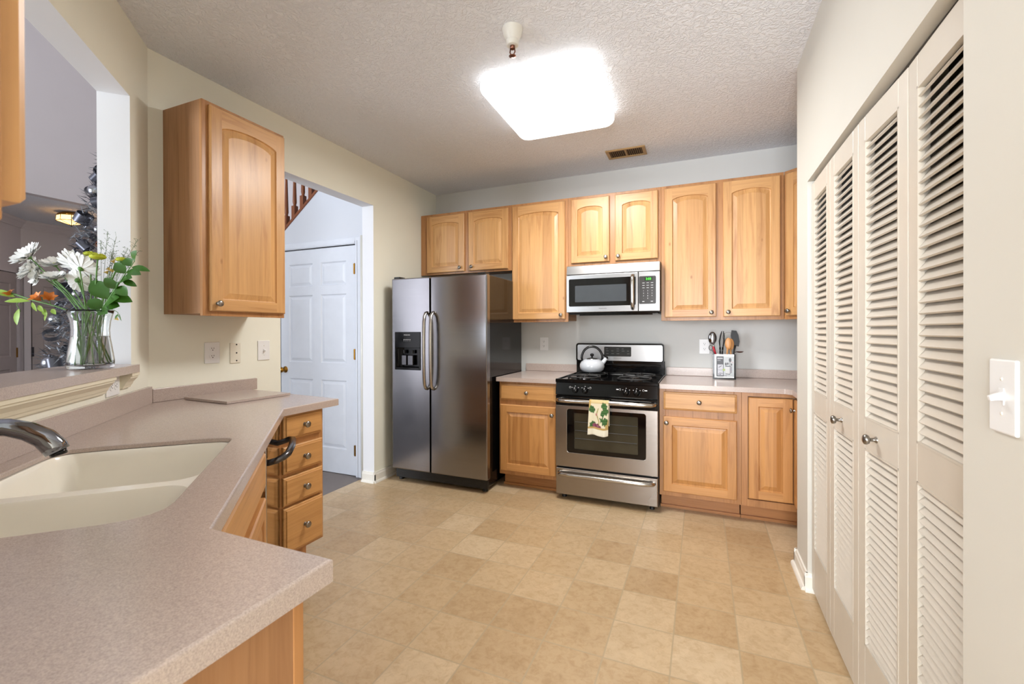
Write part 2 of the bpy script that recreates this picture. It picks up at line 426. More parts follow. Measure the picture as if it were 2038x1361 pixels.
# left wall with the tall doorway
m = MB(); m.box(XL - .12, XL, 1.369, 2.137, 0, CZ); m.box(XL - .12, XL, 3.056, YB, 0, CZ); m.box(XL - .12, XL, 2.137, 3.056, 2.362, CZ)
struct('wall_left', m, ['cream', 'white'])
o = bpy.data.objects['wall_left']
for p in o.data.polygons:
    c = p.center
    if XL - .11 < c.x < XL - .01 and ((abs(c.y - 3.056) < .01) or abs(c.z - 2.362) < .01 or abs(c.y - 2.137) < .01): p.material_index = 1
# angled wall with the pass-through (a along the wall)
def ABbox(mb, a0, a1, b0, b1, z0, z1, mi=0):
    poly = [AB(a0, b0), AB(a1, b0), AB(a1, b1), AB(a0, b1)]
    ar = sum(poly[i][0] * poly[(i + 1) % 4][1] - poly[(i + 1) % 4][0] * poly[i][1] for i in range(4))
    return mb.prism(poly if ar > 0 else poly[::-1], z0, z1, mi)
BW = -0.8485; AC = -2.785; AJ = -2.567; AE = -0.72
m = MB(); ABbox(m, AC, AJ, BW - .12, BW, 0, CZ); ABbox(m, AJ, AE, BW - .12, BW, 0, 1.10); ABbox(m, AJ, AE, BW - .12, BW, 2.371, CZ)
struct('wall_angled', m, ['cream', 'white'])
o = bpy.data.objects['wall_angled']
for p in o.data.polygons:
    c = p.center; a = (c.x - c.y) / S2; b = (c.x + c.y) / S2
    if BW - .119 < b < BW - .001 and (abs(a - AJ) < .005 or abs(c.z - 2.371) < .002): p.material_index = 1
m = MB().box(-1.15, -0.50, -0.24, -0.14, 0, CZ); struct('wall_near', m, 'cream')
m = MB().box(-1.15, -1.05, -3.0, -0.24, 0, 5.2); struct('wall_breakfast_left', m, 'cream')
# pantry wall and its closet
m = MB(); m.box(XP, XP + .115, 2.612, 2.869, 0, CZ); m.box(XP, XP + .115, -3.0, 1.182, 0, CZ); m.box(XP, XP + .115, 1.182, 2.612, 2.022, CZ)
struct('wall_pantry', m, 'pantry')
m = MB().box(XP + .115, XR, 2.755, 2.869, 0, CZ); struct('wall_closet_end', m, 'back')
m = MB(); m.box(XR - .12, XR, .9, 2.755, 0, CZ); m.box(XP + .115, XR - .12, .9, 1.0, 0, CZ); struct('wall_closet', m, 'dark')  # closet walls coloured dark, standing in for the shade behind the slats
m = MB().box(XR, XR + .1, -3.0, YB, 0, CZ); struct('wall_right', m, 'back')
# rear wall with the openings that let the day in
m = MB(); m.box(-8.6, -5.95, -3.1, -3.0, 0, 5.2); m.box(-3.25, -.98, -3.1, -3.0, 0, 5.2); m.box(.42, 1.5, -3.1, -3.0, 0, 5.2)
m.box(-5.95, -3.25, -3.1, -3.0, 0, .35); m.box(-5.95, -3.25, -3.1, -3.0, 3.05, 5.2); m.box(-.98, .42, -3.1, -3.0, 2.35, 5.2)
struct('wall_rear', m, 'cream')
# hall wall, stair, upper spaces
zs = lambda x: 2.27 + (x + 3.69) * 0.775
m = MB(); Yh = YF
poly = [(-6.55, 0.05), (-3.75, 0.05), (-3.75, 2.075), (-2.815, 2.075), (-2.815, 0), (-2.69, 0), (-2.69, zs(-2.69)), (-6.55, zs(-6.55))]
m.add([(x, Yh, z) for x, z in poly] + [(x, Yh + .11, z) for x, z in poly], [[0, 1, 2, 7], [2, 3, 6, 7], [3, 4, 5, 6], [15, 10, 9, 8], [15, 14, 11, 10], [14, 13, 12, 11]] + [[i + 8, (i + 1) % 8 + 8, (i + 1) % 8, i] for i in range(8)])
struct('wall_hall', m, 'hallp')
m = MB(); m.box(-6.6, -2.69, 4.15, 4.25, 0, 5.2); struct('wall_stair', m, 'foyerp')
m = MB(); m.box(-2.69, -2.6, 1.37, YB, CZ, 5.2); struct('wall_upper_right', m, 'white')
m = MB()
for k in range(14):
    x = -6.1 + k * 0.262
    if x < -2.95: m.box(x, x + 0.262 if x + .262 < -2.7 else -2.7, YF + .12, 4.15, max(0, (k - 0) * .19), (k + 1) * .19)
struct('stair_flight', m, 'carpet')['kind'] = 'structure'
# stair skirt cap following the slope
m = MB(); x0, x1 = -6.4, -2.72
m.add([(x0, Yh - .012, zs(x0) - .012), (x1, Yh - .012, zs(x1) - .012), (x1, Yh + .12, zs(x1) - .012), (x0, Yh + .12, zs(x0) - .012), (x0, Yh - .012, zs(x0) + .014), (x1, Yh - .012, zs(x1) + .014), (x1, Yh + .12, zs(x1) + .014), (x0, Yh + .12, zs(x0) + .014)],
      [(0, 3, 2, 1), (4, 5, 6, 7), (0, 1, 5, 4), (1, 2, 6, 5), (2, 3, 7, 6), (3, 0, 4, 7)])
struct('trim_1', m, 'oak')
# living room and foyer shell
m = MB(); m.box(-8.7, -1.05, -3.1, 4.3, 5.2, 5.3); struct('ceiling_living', m, 'foyerp')
m = MB(); m.box(-6.45, -6.35, -3.0, 4.15, CZ, 5.2); m.box(-8.6, -6.45, 4.1, 4.2, 0, 5.2); struct('wall_foyer_upper', m, 'foyerp')
m = MB(); m.box(-8.1, -6.45, -3.0, 4.15, CZ, CZ + .08); struct('ceiling_foyer', m, 'ceil')
m = MB(); m.box(-8.1, -8.0, 2.83, 4.15, 0, CZ); struct('wall_foyer', m, 'foyerp')
m = MB()
m.prism([(-8.0, 2.83), (-8.1, 2.83), (-5.6, .33), (-5.5, .33)][::-1], 0, CZ); m.box(-5.6, -5.5, -3.0, .33, 0, CZ)
struct('wall_foyer_side', m, 'foyerp', recalc=True)
def crown(mb, p, q, inward, z=CZ):
    p = Vector((p[0], p[1], 0)); q = Vector((q[0], q[1], 0)); n = Vector((inward[0], inward[1], 0)).normalized()
    pr = [(0.0, -.10), (.012, -.10), (.016, -.085), (.045, -.045), (.062, -.03), (.07, -.012), (.07, 0), (0, 0)]
    vs = [p + n * a + Vector((0, 0, z + b)) for a, b in pr] + [q + n * a + Vector((0, 0, z + b)) for a, b in pr]; k = len(pr)
    mb.add(vs, [(i, (i + 1) % k, k + (i + 1) % k, k + i) for i in range(k)] + [tuple(reversed(range(k))), tuple(range(k, 2 * k))])
m = MB(); crown(m, (-8.0, 2.8), (-8.0, 4.1), (1, 0)); crown(m, (-8.0, 2.83), (-5.8, .63), (1, 1)); struct('trim_2', m, 'foyerp', recalc=True)

# baseboards
def base_strip(mb, p, q, n, h=.088, t=.014, shoe=True):
    p = Vector((p[0], p[1], 0)); q = Vector((q[0], q[1], 0)); n = Vector((n[0], n[1], 0)).normalized()
    pr = [(0, 0), (t, 0), (t, h - .02), (t - .004, h - .012), (t - .006, h), (0, h)]
    for pr in [pr] + ([[(t, 0), (t + .016, 0), (t + .014, .010), (t + .008, .017), (t, .019)]] if shoe else []):
        vs = [p + n * a + Vector((0, 0, b)) for a, b in pr] + [q + n * a + Vector((0, 0, b)) for a, b in pr]; k = len(pr)
        mb.add(vs, [(i, (i + 1) % k, k + (i + 1) % k, k + i) for i in range(k)] + [tuple(reversed(range(k))), tuple(range(k, 2 * k))])
m = MB(); base_strip(m, (XL, 3.04), (XL, YB), (1, 0)); base_strip(m, (XL - .12, 3.056), (XL + .014, 3.056), (0, -1)); base_strip(m, (XL, 1.95), (XL, 2.14), (1, 0)); struct('baseboard_left', m, 'trim', recalc=True)
m = MB(); base_strip(m, (XP, 2.60), (XP, 2.885), (-1, 0)); base_strip(m, (XP - .014, 2.869), (XP + .11, 2.869), (0, 1)); base_strip(m, (XP - .014, 2.612), (XP + .03, 2.612), (0, -1)); struct('baseboard_pantry', m, 'trim', recalc=True)
m = MB(); base_strip(m, (-2.80, YF), (-2.69, YF), (0, -1), shoe=False); struct('baseboard_hall', m, 'trim', recalc=True)

# ------------------------------------------------------------------ hall door (white, six panels)
def sixpanel(mb, w, h, t=.035, mi=0):
    y = -t; st = .105; mid = .10
    cols = [(st, (w - mid) / 2), ((w + mid) / 2, w - st)]
    rows = [(.22, .22 + .62), (.22 + .62 + .155, .22 + .62 + .155 + .63), (h - .13 - .215, h - .13)]
    xs = [0] + [c for cc in cols for c in cc] + [w]; zs_ = [0] + [r for rr in rows for r in rr] + [h]
    for i in range(len(xs) - 1):
        for j in range(len(zs_) - 1):
            if i % 2 == 1 and j % 2 == 1:
                x0, x1, z0, z1 = xs[i], xs[i + 1], zs_[j], zs_[j + 1]
                rings = [(0, y), (.010, y + .010), (.016, y + .010), (.040, y + .002)]
                vs = []
                for d, yy in rings: vs += [(x0 + d, yy, z0 + d), (x1 - d, yy, z0 + d), (x1 - d, yy, z1 - d), (x0 + d, yy, z1 - d)]
                fs = [(r * 4 + k, r * 4 + (k + 1) % 4, r * 4 + 4 + (k + 1) % 4, r * 4 + 4 + k) for r in range(3) for k in range(4)] + [(12, 13, 14, 15)]
                mb.add(vs, fs, mi)
            else:
                x0, x1, z0, z1 = xs[i], xs[i + 1], zs_[j], zs_[j + 1]
                mb.add([(x0, y, z0), (x1, y, z0), (x1, y, z1), (x0, y, z1)], [(0, 1, 2, 3)], mi)
    mb.add([(0, y, 0), (w, y, 0), (w, y, h), (0, y, h), (0, 0, 0), (w, 0, 0), (w, 0, h), (0, 0, h)], [(0, 4, 5, 1), (1, 5, 6, 2), (2, 6, 7, 3), (3, 7, 4, 0), (4, 7, 6, 5)], mi)
    return mb
def round_knob(mb, c, r=.027, out=.06, mi=0):
    Mk = Matrix.Translation(c) @ RX
    mb.lathe([(r * 1.15, 0), (r * 1.1, .006), (r * .45, .010), (r * .42, out * .45), (r * .75, out * .55), (r, out * .75), (r * .9, out * .95), (r * .5, out * 1.05), (0, out * 1.07)], 20, Mk, mi)
    return mb
dr = bpy.data.objects.new('door_1', None); COL.objects.link(dr); dr['kind'] = 'structure'; dr['label'] = 'white six-panel hall door seen through the tall doorway'; dr.location = (-3.742, YF + .035, 0.006)
obj('door_panel', sixpanel(MB(), .914, 2.05), 'doorw', dr)
obj('door_knob', round_knob(MB(), (.055, -.035, .92)), 'brass', dr)
for z in (.225, 1.08, 1.84):
    obj('hinge', MB().box(.900, .922, -.043, -.030, z - .045, z + .045).lathe([(.006, z - .048), (.006, z + .048)], 10, Matrix.Translation((.914, -.045, 0))), 'brass', dr)
def casing(mb, x0, x1, z1, y, w=.058, t=.016):
    mb.box(x0 - w, x0, y - t, y, 0, z1 + w); mb.box(x1, x1 + w, y - t, y, 0, z1 + w); mb.box(x0, x1, y - t, y, z1, z1 + w)
    mb.box(x0 - w * .45, x0 - w * .1, y - t - .005, y - t, 0, z1 + w * .5); mb.box(x1 + w * .1, x1 + w * .45, y - t - .005, y - t, 0, z1 + w * .5); mb.box(x0, x1, y - t - .005, y - t, z1 + w * .1, z1 + w * .45)
    return mb
m = casing(MB(), -3.75, -2.815, 2.065, YF); struct('trim_3', m, 'doorw', bevel=.003)
m = MB(); m.tube([(-2.735, YF - .020, 0), (-2.735, YF - .020, 2.13)], .013, 10); m.box(-2.75, -2.69, YF - .02, YF, 0, 2.13); struct('trim_4', m, 'trim')

# stair balustrade: one railing, each baluster a part
rail = thing('stair_railing', 'brown turned-baluster stair railing above the white hall door', 'railing', (-3.5, 3.19, zs(-3.5)))
bp = [(.021, 0), (.021, .15), (.017, .165), (.021, .18), (.013, .20), (.019, .225), (.017, .30), (.011, .55), (.013, .62), (.009, .66), (.013, .70), (.013, .78)]
for x in (-4.08, -3.965, -3.855, -3.744, -3.634, -3.524, -3.414, -3.304, -3.194):
    z0 = zs(x) + .005 - zs(-3.5)
    mb = MB(); mb.box(-.021, .021, -.021, .021, 0, .19); mb.lathe([(r, z) for r, z in bp[1:]], 12); obj('baluster', mb, 'oak', rail, (x + 3.5, 0, z0))
mb = MB(); mb.tube([(-.75, 0, zs(-4.25) - zs(-3.5) + .80), (.45, 0, zs(-3.05) - zs(-3.5) + .80)], .03, 10); obj('handrail', mb, 'oak', rail)

# foyer doors, seen dimly through the pass-through
d5 = bpy.data.objects.new('door_4', None); COL.objects.link(d5); d5['kind'] = 'structure'; d5.location = (-7.97, 3.82, 0); d5.rotation_euler = (0, 0, PI / 2 + PI); d5['label'] = 'dim six-panel door on the far foyer wall behind the flowers'
d5.rotation_euler = (0, 0, PI / 2); d5.location = (-7.995, 2.92, 0)
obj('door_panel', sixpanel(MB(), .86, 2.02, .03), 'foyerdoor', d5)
obj('hinge', MB().box(-.012, .012, -.04, -.025, .98, 1.10), 'darkmetal', d5)
m = MB(); m.box(-.075, -.012, -.03, 0, 0, 2.09); m.box(-.075, .95, -.03, 0, 2.03, 2.10); obj('door_casing', m, 'foyerp', d5)
d6 = bpy.data.objects.new('door_5', None); COL.objects.link(d6); d6['kind'] = 'structure'; d6['label'] = 'dim panelled foyer door at the left edge of the pass-through'
d6.location = (-7.93 + .92 * .7071 + .007, 2.76 - .92 * .7071 + .007, 0); d6.rotation_euler = (0, 0, math.radians(135))
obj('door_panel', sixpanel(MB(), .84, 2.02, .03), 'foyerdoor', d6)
obj('hinge', MB().box(.835, .85, -.04, -.028, .98, 1.10), 'brass', d6)
m = MB(); m.box(.85, .91, -.03, 0, 0, 2.09); m.box(-.07, .91, -.03, 0, 2.03, 2.09); obj('door_casing', m, 'foyerp', d6)

# ------------------------------------------------------------------ louvred bifold closet doors
def louver_leaf(w, h, t=.028):
    """stiles, rails and two banks of slats; local x 0..w, front at y = 0, z 0..h"""
    fr = MB(); st = .056
    fr.box(0, st, 0, t, 0, h); fr.box(w - st, w, 0, t, 0, h)
    for z0, z1 in ((0, .215), (.872, .976), (h - .085, h)): fr.box(st, w - st, 0, t, z0, z1)
    return fr, st
def slats(x0, x1, z0, z1, pitch, t=.028, ang=38, wd=.034, th=.006):
    mb = MB(); n = int(round((z1 - z0) / pitch)); p = (z1 - z0) / n
    ca, sa = math.cos(math.radians(ang)), math.sin(math.radians(ang))
    for k in range(n):
        zc = z0 + p * (k + .5); vs = []
        for x in (x0, x1):
            for a, b in ((-wd / 2, -th / 2), (wd / 2, -th / 2), (wd / 2, th / 2), (-wd / 2, th / 2)):
                vs.append((x, t / 2 + a * sa - b * ca * 1, zc + a * ca + b * sa))
        # front edge low, back edge high
        mb.add(vs, [(0, 1, 2, 3), (7, 6, 5, 4), (0, 4, 5, 1), (1, 5, 6, 2), (2, 6, 7, 3), (3, 7, 4, 0)])
    # thin beads round the opening
    mb.box(x0, x0 + .006, -.001, t * .5, z0, z1); mb.box(x1 - .006, x1, -.001, t * .5, z0, z1); mb.box(x0, x1, -.001, t * .5, z0, z0 + .006); mb.box(x0, x1, -.001, t * .5, z1 - .006, z1)
    return mb
def knob_mb(c, r=.016, out=.028):
    Mk = Matrix.Translation(c) @ RX
    return MB().lathe([(r * .62, 0), (r * .58, .003), (r * .36, .006), (r * .34, out * .5), (r * .8, out * .58), (r, out * .74), (r * .93, out * .92), (r * .6, out), (0, out * 1.03)], 18, Mk)
hp = [(.503, 2.606), (.500, 2.250), (.503, 1.894), (.520, 1.540), (.514, 1.186)]
def bifold(name, label, i0, knob_leaf):
    root = bpy.data.objects.new(name, None); COL.objects.link(root); root['kind'] = 'structure'; root['label'] = label
    root.location = (hp[i0][0], hp[i0][1], .018)
    for k in (i0, i0 + 1):
        p, q = Vector(hp[k]), Vector(hp[k + 1]); d = q - p; w = d.length - .004; ang = math.atan2(d.y, d.x)
        fr, st = louver_leaf(w, 1.985)
        lo = (p.x - hp[i0][0], p.y - hp[i0][1], 0)
        leaf = obj('door_leaf', fr, 'bifold', root, lo, ang, bevel=.003)
        obj('louver_bank', slats(st - .002, w - st + .002, .974, 1.902, .0283, ang=36, wd=.038), 'bifold', leaf)
        obj('louver_bank', slats(st - .002, w - st + .002, .213, .874, .0255, ang=43, wd=.0345, th=.005), 'bifold', leaf)
        if k == knob_leaf:
            obj('knob', knob_mb((w * (.46 if k == 1 else .42), 0, .922), .0165, .036), 'nickel', leaf)
bifold('door_2', 'cream louvred bifold closet door pair farther from the camera', 0, 1)
bifold('door_3', 'cream louvred bifold closet door pair nearest the camera', 2, 2)
m = MB().box(XP + .04, XP + .075, 1.184, 2.610, 1.997, 2.02); struct('trim_5', m, 'darkmetal')

# ------------------------------------------------------------------ cabinet doors and drawer fronts
def door_mb(w, h, arch=0.0, fr=.058, t=.020):
    """raised-panel door: upright grain (slot 0 stiles, 2 panel), level grain (slot 1 rails)"""
    mb = MB(); y = -t; e = .005; n = 14
    top = fr + (arch if arch else 0)
    def outline(d):
        x0, x1, z0 = fr + d, w - fr - d, fr + d
        zc = h - fr - d                      # crown of the opening
        pts = [(x0, z0), (x1, z0)]
        if arch:
            zs_ = h - fr - arch - d
            for k in range(n + 1):
                u = 1 - 2 * k / n
                # flat shoulders then a shallow arc
                pts.append((((x0 + x1) / 2 + u * (x1 - x0) / 2), zs_ + arch * math.sqrt(max(0, 1 - (u * .94) ** 2)) * 1.0 - arch * math.sqrt(1 - .94 ** 2) * 1.0))
        else: pts += [(x1, zc), (x0, zc)]
        return pts
    o0 = outline(0)
    q = lambda a, b, c, d, mi: mb.add([a, b, c, d], [(0, 1, 2, 3)], mi)
    q((e, y, e), (fr, y, e), (fr, y, h - e), (e, y, h - e), 0)
    q((w - fr, y, e), (w - e, y, e), (w - e, y, h - e), (w - fr, y, h - e), 0)
    q((fr, y, e), (w - fr, y, e), (w - fr, y, fr), (fr, y, fr), 1)
    tp = o0[2:]
    for i in range(len(tp) - 1):
        (xa, za), (xb, zb) = tp[i], tp[i + 1]
        q((xb, y, zb), (xa, y, za), (xa, y, h - e), (xb, y, h - e), 1)
    if arch:   # shoulders between the stiles and the arc ends are flush already
        pass
    rings = [(0, y), (.0035, y + .008), (.0065, y + .0095), (.012, y + .0085), (.036, y + .0015)]
    N = len(o0); vs = []
    for d, yy in rings: vs += [(x, yy, z) for x, z in outline(d)]
    fs = [(r * N + k, r * N + (k + 1) % N, (r + 1) * N + (k + 1) % N, (r + 1) * N + k) for r in range(len(rings) - 1) for k in range(N)]
    fs.append(tuple((len(rings) - 1) * N + k for k in range(N)))
    mb.add(vs, fs, 2)
    # eased outer edge, sides, back
    A = [(e, y, e), (w - e, y, e), (w - e, y, h - e), (e, y, h - e)]; B = [(0, y + .005, 0), (w, y + .005, 0), (w, y + .005, h), (0, y + .005, h)]; Cc = [(0, 0, 0), (w, 0, 0), (w, 0, h), (0, 0, h)]
    for (P, Q_) in ((A, B), (B, Cc)):
        for k in range(4):
            k2 = (k + 1) % 4; q(P[k2], P[k], Q_[k], Q_[k2], 1 if k % 2 == 0 else 0)
    mb.add(Cc, [(0, 3, 2, 1)], 0)
    return mb
def drawer_mb(w, h, t=.020):
    mb = MB(); y = -t; R4 = [(0, 0), (0, y + .009), (.004, y + .006), (.010, y + .005), (.013, y)]; vs = []
    for d, yy in R4: vs += [(d, yy, d), (w - d, yy, d), (w - d, yy, h - d), (d, yy, h - d)]
    fs = [(r * 4 + k, r * 4 + (k + 1) % 4, r * 4 + 4 + (k + 1) % 4, r * 4 + 4 + k) for r in range(len(R4) - 1) for k in range(4)] + [(16, 17, 18, 19), (0, 3, 2, 1)]
    return mb.add(vs, fs)
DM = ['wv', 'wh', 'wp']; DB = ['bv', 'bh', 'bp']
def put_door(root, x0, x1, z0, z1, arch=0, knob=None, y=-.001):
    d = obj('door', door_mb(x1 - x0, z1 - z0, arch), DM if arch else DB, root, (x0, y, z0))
    if knob: obj('knob', knob_mb((knob[0] - x0, -.020, knob[1] - z0)), 'nickel', d)
    return d
def put_drawer(root, x0, x1, z0, z1, y=-.001, knob=True):
    d = obj('drawer', drawer_mb(x1 - x0, z1 - z0), 'wph', root, (x0, y, z0))
    if knob: obj('knob', knob_mb(((x1 - x0) / 2, -.020, (z1 - z0) / 2)), 'nickel', d)
    return d
def frame_mb(w, h, uprights, levels, t=.019, z0=0.0):
    """face frame: uprights [(x0,x1)], levels [(x0,x1,z0,z1)]"""
    mb = MB()
    for a, b in uprights: mb.box(a, b, 0, t, z0, z0 + h)
    for a, b, c, d in levels: mb.box(a, b, 0.0004, t, c, d)
    return mb
def upper(label, loc, rz, w, h, d, doors, uprights, group='maple wall cabinets on the back wall', name='wall_cabinet'):
    r = thing(name, label, 'cabinet', loc, rz, group)
    obj('body', MB().box(0.001, w - .001, .019, d, .012, h), 'ws', r)
    obj('face_frame', frame_mb(w, h, uprights, [(uprights[0][1], uprights[-1][0], 0, .032), (uprights[0][1], uprights[-1][0], h - .036, h)]), 'wf', r, bevel=.0015)
    for x0, x1, z0, z1, arch, kn in doors: put_door(r, x0, x1, z0, z1, arch, kn)
    return r
YU = 3.76; ZU = 1.368; HU = 2.437 - ZU; DU = YB - YU - .001
G1 = 'maple wall cabinets on the back wall'
upper('short two-door maple cabinet above the steel refrigerator', (-2.567, YU, 1.842), 0, .980, 2.437 - 1.842, DU,
      [(.078, .495, .018, .571, .034, (.455, .055)), (.541, .950, .018, .571, .034, (.580, .055))], [(0, .095), (.478, .558), (.935, .980)], G1)
upper('tall single-door maple cabinet between refrigerator cabinet and microwave', (-1.586, YU, ZU), 0, .529, HU, DU,
      [(.010, .505, .024, 1.045, .036, (.470, .060))], [(0, .035), (.485, .529)], G1)
upper('short two-door maple cabinet directly above the microwave', (-1.056, YU, 1.834), 0, .763, 2.437 - 1.834, DU,
      [(.027, .356, .034, .579, .034, (.328, .070)), (.402, .741, .034, .579, .034, (.430, .070))], [(0, .040), (.345, .412), (.730, .763)], G1)
upper('tall two-door maple cabinet over the utensil holder', (-.292, YU, ZU), 0, .848, HU, DU,
      [(.027, .400, .026, 1.045, .036, (.366, .060)), (.448, .823, .026, 1.045, .036, (.482, .060))], [(0, .042), (.386, .462), (.808, .848)], G1)
# diagonal corner wall cabinet
r = thing('corner_wall_cabinet', 'diagonal maple corner wall cabinet half hidden by the closet wall', 'cabinet', (.558, YU, ZU), -PI / 4)
fl = .455
c45 = lambda x, y: ((x - .558) * .7071 - (y - YU) * .7071, (x - .558) * .7071 + (y - YU) * .7071)
poly = [c45(.558 + .014, YU + .014), c45(.558 + .322 + .013, YU - .322 + .014), c45(XR - .001, YU - .322), c45(XR - .001, YB - .001), c45(.558 + .001, YB - .001)]
obj('body', MB().prism(poly, .012, HU), 'ws', r)
obj('face_frame', frame_mb(fl, HU, [(0, .035), (fl - .035, fl)], [(.035, fl - .035, 0, .032), (.035, fl - .035, HU - .036, HU)]), 'wf', r, bevel=.0015)
put_door(r, .024, fl - .024, .026, 1.045, .036, (.05, .060))
# left wall cabinet and the near one at the edge of the picture
upper('single-door maple wall cabinet hanging beside the doorway', (-2.26, 1.437, ZU), PI / 2, .470, HU, .308,
      [(.030, .462, .024, 1.050, .042, (.062, .062))], [(0, .040), (.432, .470)], None)
upper('maple wall cabinet cut by the left edge above the counter', (-.470, .157, ZU), PI, .56, HU, .29,
      [(.020, .54, .019, 1.045, .036, (.50, .060))], [(0, .040), (.52, .56)], None)

# ------------------------------------------------------------------ base cabinets on the back wall
YC = 3.367
def base(label, loc, rz, w, d, doors, drawers, uprights, levels, group=None, toe=True, h=.878, z0=.115, name='base_cabinet', toe_y=.10, body_x=None, hollow=False):
    r = thing(name, label, 'cabinet', loc, rz, group)
    bx = body_x or (0.001, w - .001)
    mb = MB()
    if hollow:
        mb.box(bx[0], bx[0] + .016, .019, d, z0, h - .001); mb.box(bx[1] - .016, bx[1], .019, d, z0, h - .001); mb.box(bx[0] + .016, bx[1] - .016, .019, d, z0, z0 + .016); mb.box(bx[0] + .016, bx[1] - .016, d - .008, d, z0 + .016, h - .25)
    else: mb.box(bx[0], bx[1], .019, d, z0, h - .001)
    obj('body', mb, 'ws', r)
    obj('face_frame', frame_mb(w, h - z0, uprights, levels, z0=z0), 'wf', r, bevel=.0015)
    if toe:
        m = MB().box(bx[0] + .004, bx[1] - .004, toe_y, toe_y + .02, 0, z0)
        m.prism([(bx[0], toe_y - .016), (bx[1], toe_y - .016), (bx[1], toe_y), (bx[0], toe_y)], 0, .019)
        obj('toe_kick', m, 'wt', r)
    for q in doors: put_door(r, *q)
    for q in drawers: put_drawer(r, *q)
    return r
G2 = 'maple base cabinets along the back wall'
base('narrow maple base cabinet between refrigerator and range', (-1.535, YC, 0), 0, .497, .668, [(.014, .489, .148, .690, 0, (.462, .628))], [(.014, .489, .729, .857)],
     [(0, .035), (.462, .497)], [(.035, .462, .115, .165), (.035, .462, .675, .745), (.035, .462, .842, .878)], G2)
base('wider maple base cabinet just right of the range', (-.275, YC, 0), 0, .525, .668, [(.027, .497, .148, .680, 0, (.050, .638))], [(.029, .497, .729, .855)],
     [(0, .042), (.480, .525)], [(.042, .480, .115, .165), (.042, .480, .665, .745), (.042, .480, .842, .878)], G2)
# inside-corner cabinet with two doors meeting at a right angle
r = thing('corner_base_cabinet', 'maple inside-corner base cabinet with angled pair of doors', 'cabinet', (.251, YC, 0))
XI = .318   # local x of the inner corner
obj('body', MB().prism([(.001, .020), (XI + .020, .020), (XI + .020, -.44), (XR - .252, -.44), (XR - .252, YB - YC - .002), (.001, YB - YC - .002)], .115, .877), 'ws', r)
m = MB(); m.box(0, .036, 0, .019, .115, .878); m.box(.036, XI, .0004, .019, .115, .16); m.box(.036, XI, .0004, .019, .850, .878); m.box(XI, XI + .019, -.44, .0, .115, .878)
obj('face_frame', m, 'wf', r)
obj('toe_kick', MB().prism([(.001, .10), (XI + .08, .10), (XI + .08, -.44), (XI + .10, -.44), (XI + .10, .12), (.001, .12)], 0, .115).box(.001, XI + .08, .084, .10, 0, .019), 'wt', r)
put_door(r, .040, .295, .172, .845, 0, None)
d = obj('door', door_mb(.255, .673), DB, r, (XI - .001, -.022, .172), -PI / 2); obj('knob', knob_mb((.035, -.020, .605)), 'nickel', d)

# ------------------------------------------------------------------ counters on the back wall
YCF = 3.332; ZC = .911
def ctop(label, poly, splash, z1=ZC):
    r = thing('countertop', label, 'countertop', (poly[0][0], poly[0][1], z1 - .033))
    ox, oy = poly[0]
    obj('top', MB().prism([(x - ox, y - oy) for x, y in poly], 0, .033), 'counter', r, bevel=.005, seg=3)
    for x0, x1, y0, y1 in splash: obj('backsplash', MB().box(x0 - ox, x1 - ox, y0 - oy, y1 - oy, .0335, .102), 'counter', r, bevel=.003)
    return r
ctop('short mauve countertop between refrigerator and range', [(-1.552, YCF), (-1.037, YCF), (-1.037, YB - .001), (-1.552, YB - .001)], [(-1.552, -1.037, YB - .021, YB - .001)])
ctop('mauve corner countertop right of the range under the utensil holder', [(-.274, YCF), (.500, YCF), (.532, YCF - .032), (.532, 2.875), (XR - .001, 2.875), (XR - .001, YB - .001), (-.274, YB - .001)],
     [(-.274, XR - .022, YB - .021, YB - .001), (XR - .021, XR - .001, 2.875, YB - .001)])

# ------------------------------------------------------------------ the long left counter, sink, cabinets beneath
ZL = .930
P = lambda a, b: AB(a, b)
outer = [(-2.568, 1.368), (-2.568, 1.925), (-1.786, 1.843), (-1.786, 1.503), (-.820, .537), (-.533, .537), (-.533, -.139), (-1.055, -.139)]
ar = [P(-1.04, BW + .001)]
outer = outer[:7] + [(-1.059, -.139)]
hole_ab = [(-1.735, -.306), (-1.757, -.318), (-1.770, -.345), (-1.778, -.40), (-1.782, -.55), (-1.782, -.66), (-1.772, -.735), (-1.745, -.765), (-1.70, -.771), (-1.50, -.771), (-1.16, -.771), (-1.10, -.762), (-1.065, -.735), (-1.056, -.69), (-1.055, -.50), (-1.056, -.40), (-1.062, -.36), (-1.078, -.330), (-1.105, -.312), (-1.14, -.306)]
hole = [P(a, b) for a, b in hole_ab]
cl = thing('countertop', 'long mauve L-shaped sink countertop in the left foreground', 'countertop', (0, 0, 0))
def inset_loop(lp, d):
    n_ = len(lp); out = []; P_ = [Vector(p) for p in lp]
    ar_ = sum(P_[i].x * P_[(i + 1) % n_].y - P_[(i + 1) % n_].x * P_[i].y for i in range(n_)); sg = 1 if ar_ > 0 else -1
    for i in range(n_):
        t1_, t2_ = (P_[i] - P_[i - 1]).normalized(), (P_[(i + 1) % n_] - P_[i]).normalized()
        n1_, n2_ = Vector((-t1_.y, t1_.x)) * sg, Vector((-t2_.y, t2_.x)) * sg
        b_i = (n1_ + n2_).normalized(); out.append(P_[i] + b_i * (d / max(.3, b_i.dot(n1_))))
    return out
mt = MB(); lv0 = outer
slab_hole(mt, inset_loop(outer, .0045), [inset_loop(hole, -.003)], None, ZL)
slab_hole(mt, outer, [hole], None, ZL - .014); nf = len(mt.f)
